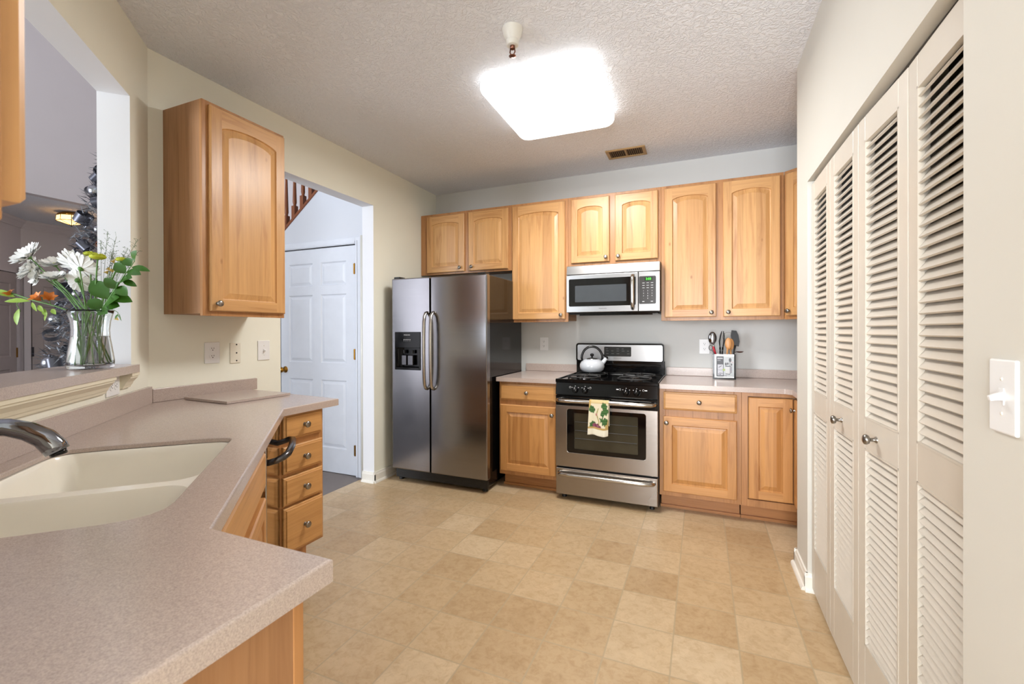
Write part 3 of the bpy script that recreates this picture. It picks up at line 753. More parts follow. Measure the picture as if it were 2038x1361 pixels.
for lp, sg in ((outer, 1), (hole, -1)):
    l4 = [(inset_loop(lp, .0045 if sg > 0 else -.003), ZL), (inset_loop(lp, .0018 if sg > 0 else -.001), ZL - .0012), (inset_loop(lp, .0004 if sg > 0 else 0), ZL - .003), (lp, ZL - .0055), (lp, ZL - .014)]
    n_ = len(lp); vs = [(p[0], p[1], z) for q, z in l4 for p in q]
    mt.add(vs, [(i * n_ + k, i * n_ + (k + 1) % n_, (i + 1) * n_ + (k + 1) % n_, (i + 1) * n_ + k) for i in range(4) for k in range(n_)])
obj('top', mt, 'counter', cl, recalc=False)
# built-up front edge below the sheet
def inset_strip(path, d):
    pts = [Vector((x, y)) for x, y in path]; inn = []
    for i, p in enumerate(pts):
        ns = []
        for a, b in ((i - 1, i), (i, i + 1)):
            if 0 <= a and b < len(pts):
                t = (pts[b] - pts[a]).normalized(); ns.append(Vector((t.y, -t.x)))
        if len(ns) == 1: inn.append(p + ns[0] * d)
        else:
            bi = (ns[0] + ns[1]).normalized(); inn.append(p + bi * (d / bi.dot(ns[0])))
    return pts, inn
path = [(-2.50, 1.918), (-1.786, 1.843), (-1.786, 1.503), (-.820, .537), (-.533, .537), (-.533, -.13)]
a_, b_ = inset_strip(path, .024)
vs = [(p.x, p.y, z) for z in (ZL - .036, ZL - .0140) for p in a_ + b_]; n = len(a_); fs = []
for i in range(n - 1):
    fs += [(i, i + 1, n + i + 1, n + i), (2 * n + i, 2 * n + i + 1, 3 * n + i + 1, 3 * n + i), (i, i + 1, 2 * n + i + 1, 2 * n + i), (n + i, n + i + 1, 3 * n + i + 1, 3 * n + i)]
obj('front_edge', MB().add(vs, fs), 'counter', cl, recalc=True)
obj('backsplash', MB().box(XL + .001, XL + .020, 1.375, 1.953, ZL + .0005, 1.000), 'counter', cl, bevel=.003)
m = MB(); ABbox(m, AC + .02, AE - .15, BW + .001, BW + .020, ZL + .0005, 1.014); obj('backsplash', m, 'counter', cl, bevel=.003)
# double-bowl sink
sk = thing('kitchen_sink', 'biscuit double-bowl sink set into the left counter', 'sink', (0, 0, 0))
def bowl(b0, a0, a1, b_0, b_1, r, depth, ztop):
    """rings of a basin in (a,b); returns the top loop in xy"""
    N = 6; loops = []
    for k, (ins, dz) in enumerate(((0, 0), (.004, .006), (.010, .03), (.022, depth * .55), (.034, depth * .85), (.055, depth * .97), (.095, depth))):
        loops.append(([P(a, b) for a, b in rrect(a0 + ins, a1 - ins, b_0 + ins, b_1 - ins, max(.012, r - ins * .3), N)], ztop - dz))
    L = len(loops[0][0]); vs = [(x, y, z) for lp, z in loops for x, y in lp]; fs = []
    for i in range(len(loops) - 1):
        for k in range(L):
            k2 = (k + 1) % L; fs.append((i * L + k, i * L + k2, (i + 1) * L + k2, (i + 1) * L + k))
    fs.append(tuple((len(loops) - 1) * L + k for k in range(L)))
    b0.add(vs, fs, 0, True); return loops[0][0]
zr = ZL - .0155
m1 = MB(); t1 = bowl(m1, -1.776, -1.356, -.765, -.312, .06, .20, zr); obj('large_bowl', m1, 'sink', sk, recalc=True)
m2 = MB(); t2 = bowl(m2, -1.318, -1.060, -.765, -.312, .06, .15, zr); obj('small_bowl', m2, 'sink', sk, recalc=True)
ho = [P(a, b) for a, b in [(-1.83, -.26), (-1.83, -.80), (-1.01, -.80), (-1.01, -.26)]]
obj('rim', slab_hole(MB(), ho, [t1, t2], None, zr), 'sink', sk)
for a_c, b_c, zz in ((-1.566, -.54, zr - .2), (-1.189, -.54, zr - .15)):
    x, y = P(a_c, b_c); obj('drain', MB().lathe([(.045, 0), (.043, .003), (.034, .002), (.03, -.001), (0, -.001)], 20), 'nickel', sk, (x, y, zz + .001))
# faucet
fa, fb = -1.375, -.80
x, y = P(fa, fb); rzf = PI / 4     # local +x = out from the wall
fc = thing('faucet', 'chrome arched kitchen faucet reaching over the sink', 'faucet', (x, y, ZL + .0006), rzf)
obj('base', MB().lathe([(.032, 0), (.032, .006), (.026, .012), (.023, .05), (.024, .075), (.016, .085)], 20), 'chrome', fc)
pts = [(0, 0, .06), (.004, 0, .095), (.03, 0, .125), (.075, 0, .142), (.12, 0, .140), (.155, 0, .128), (.183, 0, .110), (.200, 0, .088), (.206, 0, .076)]
obj('spout', MB().tube(pts, [.017, .018, .019, .0195, .020, .0215, .023, .024, .023], 16), 'chrome', fc)
obj('aerator', MB().tube([(.2055, 0, .079), (.2085, 0, .068)], .016, 14), 'black', fc)
obj('indicator', MB().ball((.085, -.004, .161), (.004, .003, .001), 8, 6), 'red', fc)
obj('lever', MB().tube([(-.0, 0, .08), (-.002, 0, .13), (.02, -.01, .155), (.05, -.02, .172), (.072, -.027, .178)], [.012, .012, .011, .009, .007], 12), 'chrome', fc)
# cabinets under the left counter
dz = ZL - .036
dbz = [(.771, .893), (.612, .740), (.461, .594), (.230, .449)]
r = base('narrow maple cabinet of four drawers beside the doorway', (-1.823, 1.507, 0), PI / 2, .262, .74, [], [], [(0, .014), (.250, .262)], [(.014, .25, .215, .24), (.014, .25, .44, .47), (.014, .25, .59, .62), (.014, .25, .735, .78), (.014, .25, .872, dz)], None, h=dz, z0=.215, name='drawer_cabinet', toe_y=.115, body_x=(.001, .261))
for z0, z1 in dbz: put_drawer(r, .012, .246, z0, z1)
# dishwasher at the corner of the angled run
rz135 = math.radians(135)
x, y = P(-1.862, -.236)
dw = thing('dishwasher', 'stainless dishwasher beside the four-drawer cabinet, bar handle', 'dishwasher', (x, y, 0), rz135)
wd = .452
obj('body', MB().box(.004, wd - .004, .02, .58, .10, dz - .012), 'blackm', dw)
obj('door_front', MB().box(0, wd, -.018, .018, .12, dz - .016), 'ssm', dw, bevel=.004)
obj('control_strip', MB().box(.01, wd - .01, -.0195, -.0175, dz - .075, dz - .02), 'bglass', dw)
obj('toe_panel', MB().box(.0, wd, .07, .09, 0, .115), 'black', dw)
hb = [(.055, -.016, .790), (.052, -.045, .797), (.058, -.068, .806), (.085, -.082, .812), (.20, -.088, .815), (.33, -.082, .812), (.372, -.066, .806), (.382, -.045, .797), (.380, -.016, .790)]
obj('handle', MB().tube(hb, [.012, .012, .013, .0135, .014, .0135, .013, .012, .012], 12), 'darkmetal', dw)
x, y = P(-.985, -.236)
r = base('maple sink base cabinet under the angled counter', (x, y, 0), rz135, .872, .57, [], [], [(0, .04), (.40, .47), (.832, .872)], [(.04, .40, .115, .16), (.47, .832, .115, .16), (.04, .832, .675, .74), (.04, .832, .85, dz)], None, h=dz, name='sink_cabinet', hollow=True)
put_drawer(r, .030, .842, .725, .862, knob=False)
put_door(r, .030, .425, .148, .690, 0, (.395, .640)); put_door(r, .445, .842, .148, .690, 0, (.475, .640))
r = base('maple peninsula base cabinet at the bottom left', (-.569, .513, 0), PI, .276, .63, [(.03, .250, .148, .690, 0, (.222, .64))], [(.03, .250, .725, .862)], [(0, .042), (.236, .276)], [(.042, .236, .115, .16), (.042, .236, .675, .74), (.042, .236, .85, dz)], None, h=dz)
# loose slab of the same counter lying by the wall
o = obj('cutting_board', MB().prism([(-.185, -.175), (.180, -.175), (.180, .180), (-.185, .180)], 0, .012), 'counter', None, (-2.322, 1.668, ZL + .0015), math.radians(-3), bevel=.003)
tag(o, 'thin mauve slab board lying on the counter by the wall', 'board')

# pass-through ledge and the moulding under it
lg = [P(-2.562, BW - .001), P(-2.562, BW - .121), P(-2.50, BW - .23), P(-.80, BW - .23), P(-.80, BW + .048), P(-2.520, BW + .048), P(-2.530, BW + .003)]
led = obj('serving_ledge', MB().prism(lg[::-1], 1.107, 1.141), 'counter', None, bevel=.004, seg=3, recalc=True)
tag(led, 'mauve serving ledge in the pass-through opening holding the flower vase', 'ledge')
def ab_profile(mb, a0, a1, pr):
    vs = [P(a0, BW + d) + (z,) for d, z in pr] + [P(a1, BW + d) + (z,) for d, z in pr]; k = len(pr)
    mb.add(vs, [(i, (i + 1) % k, k + (i + 1) % k, k + i) for i in range(k)] + [tuple(reversed(range(k))), tuple(range(k, 2 * k))])
pr = [(0, 1.040), (.010, 1.040), (.013, 1.050), (.016, 1.052), (.022, 1.066), (.034, 1.080), (.038, 1.084), (.038, 1.091), (.044, 1.093), (.044, 1.1065), (0, 1.1065)]
m = MB(); ab_profile(m, -2.290, -.80, pr); ab_profile(m, -2.530, -2.445, pr); struct('trim_6', m, 'creamtrim', recalc=True)

# ------------------------------------------------------------------ refrigerator
ROTX = Matrix.Rotation(PI / 2, 4, 'X')
def turned(mb, M=ROTX):
    mb.v = [tuple(M @ Vector(v)) for v in mb.v]; return mb
fg = thing('refrigerator', 'stainless side-by-side refrigerator with black sides and door dispenser', 'refrigerator', (-2.455, 3.150, 0))
obj('body', MB().box(.014, .886, .068, .80, .035, 1.742), 'blackside', fg, bevel=.006)
fz = turned(slab_hole(MB(), [(0, .113), (.383, .113), (.383, 1.740), (0, 1.740)], [[(.045, .972), (.045, 1.150), (.287, 1.150), (.287, .972)]], -.062, 0))
fdoor = obj('freezer_door', fz, 'ssv', fg, bevel=.010, seg=3)
m = MB().box(.392, .912, 0, .062, .113, 1.740); rdoor = obj('fridge_door', m, 'ssv', fg, bevel=.010, seg=3)
m = MB()
m.box(.036, .296, -.006, .004, 1.150, 1.284); m.box(.036, .050, -.006, .004, .964, 1.150); m.box(.282, .296, -.006, .004, .964, 1.150); m.box(.050, .282, -.006, .004, .964, .984)
m.box(.046, .286, .052, .056, .972, 1.150)
dsp = obj('dispenser', m, 'black', fdoor, bevel=.003)
m = MB(); m.box(.085, .135, .022, .040, 1.00, 1.085); m.box(.150, .205, .018, .040, 1.00, 1.085); obj('paddle', m, 'darkmetal', dsp, bevel=.004)
for nx_ in (.11, .195): obj('nozzle', MB().lathe([(.011, 0), (.011, .03)], 12, Matrix.Translation((nx_, .03, 1.10))), 'blackm', dsp)
text('brand_lettering', 'FRIGIDAIRE', .0125, 'mark', dsp, (.163, -.0065, 1.258))
m = MB()
for k in range(4): m.box(.128 + k * .020, .138 + k * .020, -.0068, -.006, 1.216, 1.222); m.box(.130 + k * .020, .134 + k * .020, -.0068, -.006, 1.206, 1.210)
obj('indicator_marks', m, 'mark', dsp)
def fhandle(x, s):
    pts = [(x, .004, .812), (x + .001 * s, -.022, .818), (x + .004 * s, -.044, .845), (x + .006 * s, -.055, .90), (x + .007 * s, -.060, 1.0), (x + .007 * s, -.061, 1.13), (x + .007 * s, -.060, 1.26), (x + .006 * s, -.055, 1.36), (x + .004 * s, -.044, 1.413), (x + .001 * s, -.022, 1.438), (x, .004, 1.444)]
    return MB().tube(pts, .0135, 12)
obj('handle', fhandle(.360, 1), 'handle', fdoor); obj('handle', fhandle(.424, 1), 'handle', rdoor)
m = MB().box(.010, .890, .045, .075, .030, .110)
for k in range(9): m.box(.05 + k * .09, .115 + k * .09, .0435, .0455, .052, .058); m.box(.05 + k * .09, .115 + k * .09, .0435, .0455, .075, .081)
obj('toe_grille', m, 'blackm', fg)
for x in (.035, .85): obj('foot', MB().lathe([(.022, .0), (.022, .02), (.014, .024), (.014, .05)], 14), 'blackm', fg, (x, .09, .0))
obj('hinge_cover', MB().box(.01, .07, .02, .10, 1.7405, 1.757), 'blackm', fg, bevel=.004); obj('hinge_cover', MB().box(.82, .89, .02, .10, 1.7425, 1.757), 'blackm', fg, bevel=.004)

# ------------------------------------------------------------------ gas range
rg = thing('gas_range', 'stainless and black gas range below the microwave', 'range', (-1.033, 3.300, 0))
w = .756
m = MB(); m.box(.002, .012, .036, .70, .035, .900); m.box(w - .012, w - .002, .036, .70, .035, .900); m.box(.012, w - .012, .69, .70, .035, .9); m.box(.012, w - .012, .036, .69, .035, .25); m.box(.012, w - .012, .036, .10, .80, .90); m.box(.012, w - .012, .04, .69, .76, .80)
m.box(.012, .07, .05, .69, .25, .76); m.box(w - .07, w - .012, .05, .69, .25, .76)
obj('body', m, 'blackm', rg)
d = obj('storage_drawer', MB().box(.004, w - .004, 0, .034, .042, .243), 'ss', rg, bevel=.005)
hb = lambda z, out, x0, x1: [(x0, .002, z), (x0 + .006, -.018, z), (x0 + .030, -out * .8, z), (x0 + .085, -out, z), ((x0 + x1) / 2, -out * 1.05, z), (x1 - .085, -out, z), (x1 - .030, -out * .8, z), (x1 - .006, -.018, z), (x1, .002, z)]
obj('handle', MB().tube(hb(.205, .040, .030, w - .030), [.014, .0145, .015, .015, .015, .015, .015, .0145, .014], 12), 'handle', d)
# oven door: steel skin with a real window opening, black top band
sk_ = turned(slab_hole(MB(), [(.003, .256), (w - .003, .256), (w - .003, .722), (.003, .722)], [rrect(.092, .670, .366, .696, .018, 4)[::-1]], -.032, 0))
od = obj('oven_door', sk_, 'ss', rg, bevel=.003)
m = turned(slab_hole(MB(), rrect(.0925, .6695, .3665, .6955, .018, 4), [rrect(.146, .616, .395, .668, .006, 3)[::-1]], -.012, -.004)); obj('window_border', m, 'bglass', od)
ow = obj('window_pane', MB().box(.144, .618, .013, .016, .393, .670), 'ovenpane', od)
m = MB(); m.box(.004, w - .004, .001, .034, .7225, .797); obj('top_band', m, 'black', od, bevel=.003)
m = MB()
for z in (.475, .535):
    m.tube([(.152, .0105, z), (.610, .0105, z)], .0022, 6)
m.tube([(.152, .0105, .60), (.610, .0105, .60)], .0018, 6)
obj('oven_rack', m, 'greyink', od)
obj('handle', MB().tube(hb(.764, .044, .020, w - .020), [.013, .0145, .016, .017, .017, .017, .016, .0145, .013], 12), 'handle', od)
m = MB()
for x0, x1 in ((.05, .14), (.19, .215), (.255, .33), (.43, .52), (.55, .59), (.62, .70)):
    m.box(x0, x1, -.0004, .0004, .800, .8025)
# control panel
pn = MB(); pn.add([(.003, -.004, .803), (w - .003, -.004, .803), (w - .003, .012, .896), (.003, .012, .896), (.003, .05, .803), (w - .003, .05, .803), (w - .003, .05, .896), (.003, .05, .896)], [(0, 1, 2, 3), (1, 5, 6, 2), (5, 4, 7, 6), (4, 0, 3, 7), (3, 2, 6, 7), (0, 4, 5, 1)])
cp = obj('control_panel', pn, 'black', rg, bevel=.003)
mk = MB()
for kx in (.157, .232, .534, .608):
    kz = .842; ky = .0022
    Mk = Matrix.Translation((kx, ky, kz)) @ Matrix.Rotation(PI / 2 - .17, 4, 'X')
    kb = MB().lathe([(.024, 0), (.024, .004), (.021, .008), (.019, .022), (.0175, .024), (0, .024)], 20, Mk); kb.box(-.005, .005, -.020, .020, .018, .031, 0, Mk)
    kn = obj('knob', kb, 'black', cp)
    obj('pointer', MB().box(-.0012, .0012, .004, .019, .0312, .0318, 0, Mk), 'mark', kn)
    for da in (-.9, 0, .9): mk.box(kx - .003 + .030 * math.sin(da), kx + .003 + .030 * math.sin(da), ky - .002 + .17 * (.030 * math.cos(da)), ky - .001 + .17 * (.03 * math.cos(da)), kz + .030 * math.cos(da) - .002, kz + .030 * math.cos(da) + .002)
obj('dial_marks', mk, 'mark', cp)
m = MB()
for kx, on in ((.118, (0, 0)), (.272, (0, 1)), (.490, (1, 0)), (.655, (1, 1))):
    Mk = Matrix.Translation((kx, -.0002, .862)) @ Matrix.Rotation(-.17, 4, 'X')
    m.lathe([(.006, -.0006), (.0075, -.0006), (.0075, .0002), (.006, .0002)], 14, Mk @ RX, cap=False)
    if on[0]: m.box(.010 if on[1] else -.026, .026 if on[1] else -.010, -.0008, 0, -.004, .003, 0, Mk)
obj('burner_symbols', m, 'mark', cp)
# cooktop
m = MB(); m.prism([(0, .004), (w, .004), (w, .655), (0, .655)], .897, .915); m.box(0, w, .004, .020, .915, .922); m.box(0, .016, .02, .64, .915, .922); m.box(w - .016, w, .02, .64, .915, .922); m.box(.016, w - .016, .625, .655, .915, .922)
ct = obj('cooktop', m, 'black', rg, bevel=.004)
for bx, by, br in ((.185, .17, .046), (.185, .46, .038), (.571, .17, .050), (.571, .46, .036)):
    b = obj('burner', MB().lathe([(br * 1.35, 0), (br * 1.3, .004), (br, .006), (br, .012), (br * .95, .015), (0, .016)], 20), 'darkmetal', ct, (bx, by, .9155))
    obj('cap', MB().lathe([(br * .8, .0165), (br * .8, .021), (br * .7, .023), (0, .023)], 20), 'iron', b)
def grate(x0, x1, y0, y1):
    mb = MB(); r = .0062; z = .9365; h = .9225
    for yc in ((y0 + (y1 - y0) * .25), (y0 + (y1 - y0) * .75)):
        xc = (x0 + x1) / 2; R = .118; pts = []
        for k in range(25):
            a = 2 * PI * k / 24; c, s = math.cos(a), math.sin(a); q = 1 / max(abs(c), abs(s)) * .72 + .28 * 1.0
            pts.append((xc + R * c * min(q, 1.22), yc + R * s * min(q, 1.22), z - .006))
        mb.tube(pts, r, 6, cap=False)
        for a in (0, PI / 2, PI, 3 * PI / 2):
            c, s = math.cos(a), math.sin(a)
            mb.tube([(xc + c * .030, yc + s * .030, z), (xc + c * .10, yc + s * .10, z), (xc + c * .122, yc + s * .122, z - .008), (xc + c * .128, yc + s * .128, .917)], r, 6)
    return mb
obj('grate', grate(.035, .335, .025, .61), 'iron', ct); obj('grate', grate(.421, .721, .025, .61), 'iron', ct)
# backguard
bgz0, bgz1 = 1.022, 1.180
m = MB(); m.box(-.004, w - .002, .655, .71, .900, 1.03)
pts = rrect(-.006, .748, 1.012, bgz1, .022, 5); m2 = MB().prism(pts, -.030, 0); turned(m2); m2.v = [(x, y + .650, z) for x, y, z in m2.v]; m.add(m2.v, m2.f)
m.box(.02, w - .03, .640, .655, .985, .999)
bg = obj('backguard', m, 'black', rg, bevel=.004)
pts = rrect(.008, .736, bgz0 + .006, bgz1 - .014, .014, 4); m2 = MB().prism(pts, 0, .004); turned(m2); m2.v = [(x, y + .6502, z) for x, y, z in m2.v]
obj('steel_panel', m2, 'sslight', bg)
pts = rrect(.247, .480, 1.066, 1.150, .008, 4); m2 = MB().prism(pts, 0, .002); turned(m2); m2.v = [(x, y + .6462, z) for x, y, z in m2.v]
ds = obj('display', m2, 'disp', bg)
m = MB(); rr = random.Random(3)
for k in range(5):
    for z in (1.088, 1.112, 1.130):
        xx = .265 + k * .045
        if rr.random() < .8: m.box(xx, xx + .016 + .01 * rr.random(), .6435, .6442, z, z + .004)
obj('display_marks', m, 'greyink', ds)
text('brand_lettering', 'FRIGIDAIRE', .0135, 'greyink', bg, (.363, .6458, 1.050))
for x in (.05, w - .05):
    obj('foot', MB().lathe([(.018, 0), (.018, .018), (.010, .022), (.010, .040)], 12), 'blackm', rg, (x, .075, 0))
    obj('foot', MB().lathe([(.018, 0), (.018, .018), (.010, .022), (.010, .040)], 12), 'blackm', rg, (x, .62, 0))

# towel over the oven handle, printed with leaves and grapes
def towel():
    nx, nz = 44, 96; ww = .142; L0, L1 = .235, .17; vs = []; cols = []; rr = random.Random(11)
    leaves = [(.16, .28, .15), (.24, .73, .16), (.78, .18, .14), (.86, .32, .15), (.72, .38, .12), (.82, .60, .16), (.68, .56, .10)]
    grapes = [(.42 + rr.uniform(-.16, .22), .76 + rr.uniform(-.07, .06), .030) for _ in range(26)]
    for j in range(nz + 1):
        t = j / nz
        for i in range(nx + 1):
            u = i / nx; s = t * (L0 + .05 + L1)
            if s < L1: y = .050; z = -L1 + s; front = False
            elif s < L1 + .05: a = PI * (s - L1) / .05; y = .012 + .021 * math.cos(a) + .0; z = .021 * math.sin(a); y = -.0 + .021 * math.cos(a); front = s > L1 + .025
            else: y = -.021 - .006 * (s - L1 - .05) / L0; z = -(s - L1 - .05); front = True
            if s < L1: y = .021
            f = max(0, (-z) / L0)
            wav = .006 * f * math.sin(u * 9 + 1) + .004 * f * math.sin(u * 17)
            if not front: wav *= .15
            vs.append(((u - .5) * ww * (1 + .05 * f) + .010 * f * 0 - .006 * f, y - (wav + .007 * f if front else 0), z + (.006 * math.sin(u * 6 + .5) * f if front else 0)))
            v = (s - L1 - .025) / (L0 + .025) if front else .5
            c = lin((214, 204, 176))
            if v > .83: c = lin((220, 214, 194))
            elif v > .775: c = lin((176, 146, 88))
            elif u > .86 and v > .55: c = lin((180, 152, 94))
            elif u < .10 and v < .25: c = lin((184, 154, 92))
            elif v < .12: c = lin((196, 176, 128))
            if v < .78:
                wob = .02 * math.sin(u * 47 + v * 31) + .018 * math.sin(u * 23 - v * 53)
                for (a, b, r) in leaves:
                    dd = math.hypot((u - a), (v - b) * 1.5) + wob
                    if dd < r: c = lin((44, 80, 38) if (math.sin(u * 70) + math.sin(v * 90)) > 0 else (70, 108, 54))
                for (a, b, r) in grapes:
                    if math.hypot(u - a, (v - b) * 1.6) < r * 1.5: c = lin((104, 44, 74) if (a * 97) % 1 > .4 else (134, 70, 92))
                if abs(u - .48 - .06 * math.sin(v * 12)) < .025 and .25 < v < .7: c = lin((150, 140, 80))
                if math.hypot(u - .40, (v - .42) * 1.4) < .05: c = lin((170, 120, 110))
            cols.append(c)
    fs = [(j * (nx + 1) + i, j * (nx + 1) + i + 1, (j + 1) * (nx + 1) + i + 1, (j + 1) * (nx + 1) + i) for j in range(nz) for i in range(nx)]
    o = obj('dish_towel', MB().add(vs, fs, 0, True), 'towel')
    ca = o.data.color_attributes.new('paint', 'FLOAT_COLOR', 'POINT')
    for k, c in enumerate(cols): ca.data[k].color = c
    so = o.modifiers.new('thick', 'SOLIDIFY'); so.thickness = .003; so.offset = 1
    return o
o = towel(); o.location = (-.684, 3.258, .764)
tag(o, 'cream dish towel printed with green leaves and grapes on the oven handle', 'towel')

# kettle
kt = thing('tea_kettle', 'white enamel tea kettle with black handle on the rear left burner', 'kettle', (-.850, 3.755, .9425), math.radians(12))
obj('body', MB().lathe([(.060, 0), (.078, .003), (.096, .020), (.1035, .045), (.101, .066), (.090, .086), (.072, .100), (.052, .107), (.046, .108)], 32), 'enamel', kt)
obj('lid', MB().lathe([(.050, .1085), (.048, .112), (.040, .117), (.020, .121), (.010, .122), (0, .1225)], 28), 'sslight', kt)
obj('lid_knob', MB().lathe([(.007, .122), (.007, .130), (.015, .136), (.0165, .145), (.012, .154), (0, .157)], 18), 'black', kt)
obj('spout', MB().tube([(.080, 0, .070), (.100, 0, .092), (.118, 0, .116)], [.022, .018, .0145], 14), 'enamel', kt)
obj('whistle_cap', MB().tube([(.113, 0, .122), (.124, 0, .118), (.129, 0, .112)], [.015, .012, .008], 12).tube([(.112, 0, .125), (.098, 0, .143), (.085, 0, .152)], [.006, .006, .005], 8), 'black', kt)
hp_ = [(-.080 + 0, 0, .088)] + [(-.086 * math.cos(a) , 0, .118 + .096 * math.sin(a)) for a in [PI * k / 14 for k in range(0, 15)]] + [(.078, 0, .092)]
obj('handle', MB().tube(hp_, [.007] + [.0085] * 15 + [.007], 10, flat=1.2), 'black', kt)

# ------------------------------------------------------------------ microwave
mw = thing('microwave', 'stainless over-the-range microwave with green clock', 'microwave', (-1.041, 3.640, 1.437))
w = .749
obj('body', MB().box(.003, w - .003, .024, .396, .004, .394), 'blackm', mw)
m = MB(); m.add([(0, .004, .320), (w, .004, .320), (w, .016, .394), (0, .016, .394), (0, .05, .320), (w, .05, .320), (w, .05, .394), (0, .05, .394)], [(0, 1, 2, 3), (1, 5, 6, 2), (5, 4, 7, 6), (4, 0, 3, 7), (3, 2, 6, 7), (0, 4, 5, 1)])
obj('vent_panel', m, 'sslight', mw, bevel=.003)
d = obj('door', MB().box(0, .585, 0, .023, .006, .315), 'sslight', mw, bevel=.003)
pts = rrect(.023, .566, .055, .282, .010, 4); m2 = turned(MB().prism(pts, 0, .003)); obj('window_border', m2, 'bglass', d)
pts = rrect(.076, .494, .090, .226, .002, 2); m2 = turned(MB().prism(pts, 0, .0036)); obj('window_mesh', m2, 'mwwin', d)
obj('handle', MB().tube([(.546, 0, .292), (.546, -.022, .288), (.546, -.036, .270), (.546, -.040, .240), (.546, -.041, .160), (.546, -.040, .080), (.546, -.036, .048), (.546, -.022, .030), (.546, 0, .026)], [.015, .015, .0155, .016, .016, .016, .0155, .015, .015], 12, flat=.8), 'handle', d)
text('brand_lettering', 'FRIGIDAIRE', .0125, 'greyink', d, (.305, -.0005, .034))
c = obj('control_panel', MB().box(.588, w, 0, .023, .006, .315), 'sslight', mw, bevel=.003)
pts = rrect(.592, .720, .062, .280, .010, 4); kp = obj('keypad', turned(MB().prism(pts, 0, .0025)), 'panelblk', c)
text('clock_digits', '2:03', .024, 'green', obj('clock_window', turned(MB().prism(rrect(.634, .694, .242, .272, .002, 2), 0, .003)), 'greenbg', kp), (.664, -.0035, .257))
for j, row in enumerate(('1 2 3', '4 5 6', '7 8 9', '\u00b7 0 \u00b7')):
    a, b, cc = row.split()
    for q, x in ((a, .626), (b, .658), (cc, .690)): text('key_digit', q, .013, 'mark', kp, (x, -.003, .165 - j * .020))
m = MB()
for j in range(3):
    for i in range(3): m.box(.617 + i * .032, .635 + i * .032, -.0030, -.0024, .225 - j * .019, .228 - j * .019)
for i in (0, 2): m.box(.617 + i * .032, .633 + i * .032, -.0030, -.0024, .079, .084)
obj('key_marks', m, 'mark', kp)
m = MB().box(.02, w - .02, .03, .39, -.012, .004); m.box(.10, w - .06, .05, .06, -.020, -.012)
obj('underside', m, 'black', mw)

# ------------------------------------------------------------------ utensil holder and its tools
UX, UY = .166, 3.880
uh = thing('utensil_holder', 'square steel utensil holder with printed card on the right counter', 'holder', (UX, UY, ZC + .0008))
m = MB(); hw, hd, hh = .080, .050, .192
for x0, x1, y0, y1 in ((-hw, hw, -hd, -hd + .003), (-hw, hw, hd - .003, hd), (-hw, -hw + .003, -hd + .003, hd - .003), (hw - .003, hw, -hd + .003, hd - .003)): m.box(x0, x1, y0, y1, .004, hh)
m.box(-hw, hw, -hd, hd, 0, .004)
obj('box', m, 'ss', uh)
m = MB(); m.box(-hw - .001, -hw + .012, -hd - .0015, hd, 0, hh); m.box(hw - .012, hw + .001, -hd - .0015, hd, 0, hh); m.box(-hw + .012, hw - .012, -hd - .0015, -hd, 0, .012)
obj('edge_trim', m, 'black', uh)
nx, nz = 64, 80; vs = []; cols = []
def card(u, v):     # u across, v up
    if u < .42:
        c = (44, 44, 52)
        if .06 < u < .36 and .865 < v < .905: c = (226, 226, 230)
        if .06 < u < .36 and .905 < v < .93: c = (150, 150, 156)
        if .06 < u < .24 and .795 < v < .815: c = (200, 200, 204)
        if .06 < u < .32 and .74 < v < .765 and int(u * 60) % 2: c = (120, 120, 128)
        if .07 < u < .38 and .05 < v < .60: c = (222, 222, 230)
        if .07 < u < .38 and .315 < v < .335: c = (90, 90, 98)
        if .13 < u < .30 and abs(v - .48 - (u - .2) * .5) < .018: c = (90, 90, 100)
        if .17 < u < .37 and abs(v - .18 + (u - .2) * .18) < .014: c = (130, 126, 138)
        if .10 < u < .28 and abs(v - .11 + (u - .2) * .1) < .022: c = (120, 118, 128)
    else:
        c = (216, 222, 224)
        if .50 < u < .76 and .16 + (u - .5) * -.08 < v < .50 - (u - .5) * .08: c = (236, 236, 234)
        if .76 < u < .88 and .13 + (u - .76) * .6 < v < .47 + (u - .76) * .5: c = (160, 158, 164)
        if .50 < u < .82 and .49 < v < .53: c = (60, 66, 76)
        if .50 < u < .78 and .13 - (u - .5) * .1 < v < .16 - (u - .5) * .08: c = (96, 96, 102)
        for a, b, ra, rb in ((.54, .62, .05, .075), (.65, .64, .05, .06), (.86, .60, .035, .06), (.78, .82, .075, .10)):
            if ((u - a) / ra) ** 2 + ((v - b) / rb) ** 2 < 1: c = (70, 66, 72)
        if .765 < u < .785 and .5 < v < .74: c = (80, 80, 86)
        if .82 < u < .98 and abs(v - .74 + (u - .82) * .4) < .008: c = (214, 120, 130)
        if u < .60 and v < .07: c = (170, 170, 178)
    if math.hypot((u - .43) * .8, (v - .335)) < .06: c = (176, 196, 92)
    return lin(tuple(q * .82 for q in c))
for j in range(nz + 1):
    for i in range(nx + 1):
        u, v = i / nx, j / nz; vs.append((-hw + .024 + u * (2 * hw - .036), -hd - .0022, .020 + v * (hh - .034))); cols.append(card(u, v))
fs = [(j * (nx + 1) + i, j * (nx + 1) + i + 1, (j + 1) * (nx + 1) + i + 1, (j + 1) * (nx + 1) + i) for j in range(nz) for i in range(nx)]
o = obj('printed_card', MB().add(vs, fs), 'labelp', uh); ca = o.data.color_attributes.new('paint', 'FLOAT_COLOR', 'POINT')
for k, c in enumerate(cols): ca.data[k].color = c
so = o.modifiers.new('thick', 'SOLIDIFY'); so.thickness = .0006; so.offset = -1
GU = 'tools standing in the utensil holder'
def tool(name, label, cat, base, lean=0.0):
    t = thing(name, label, cat, (UX + base[0], UY + base[1], ZC + .008), 0, GU); return t
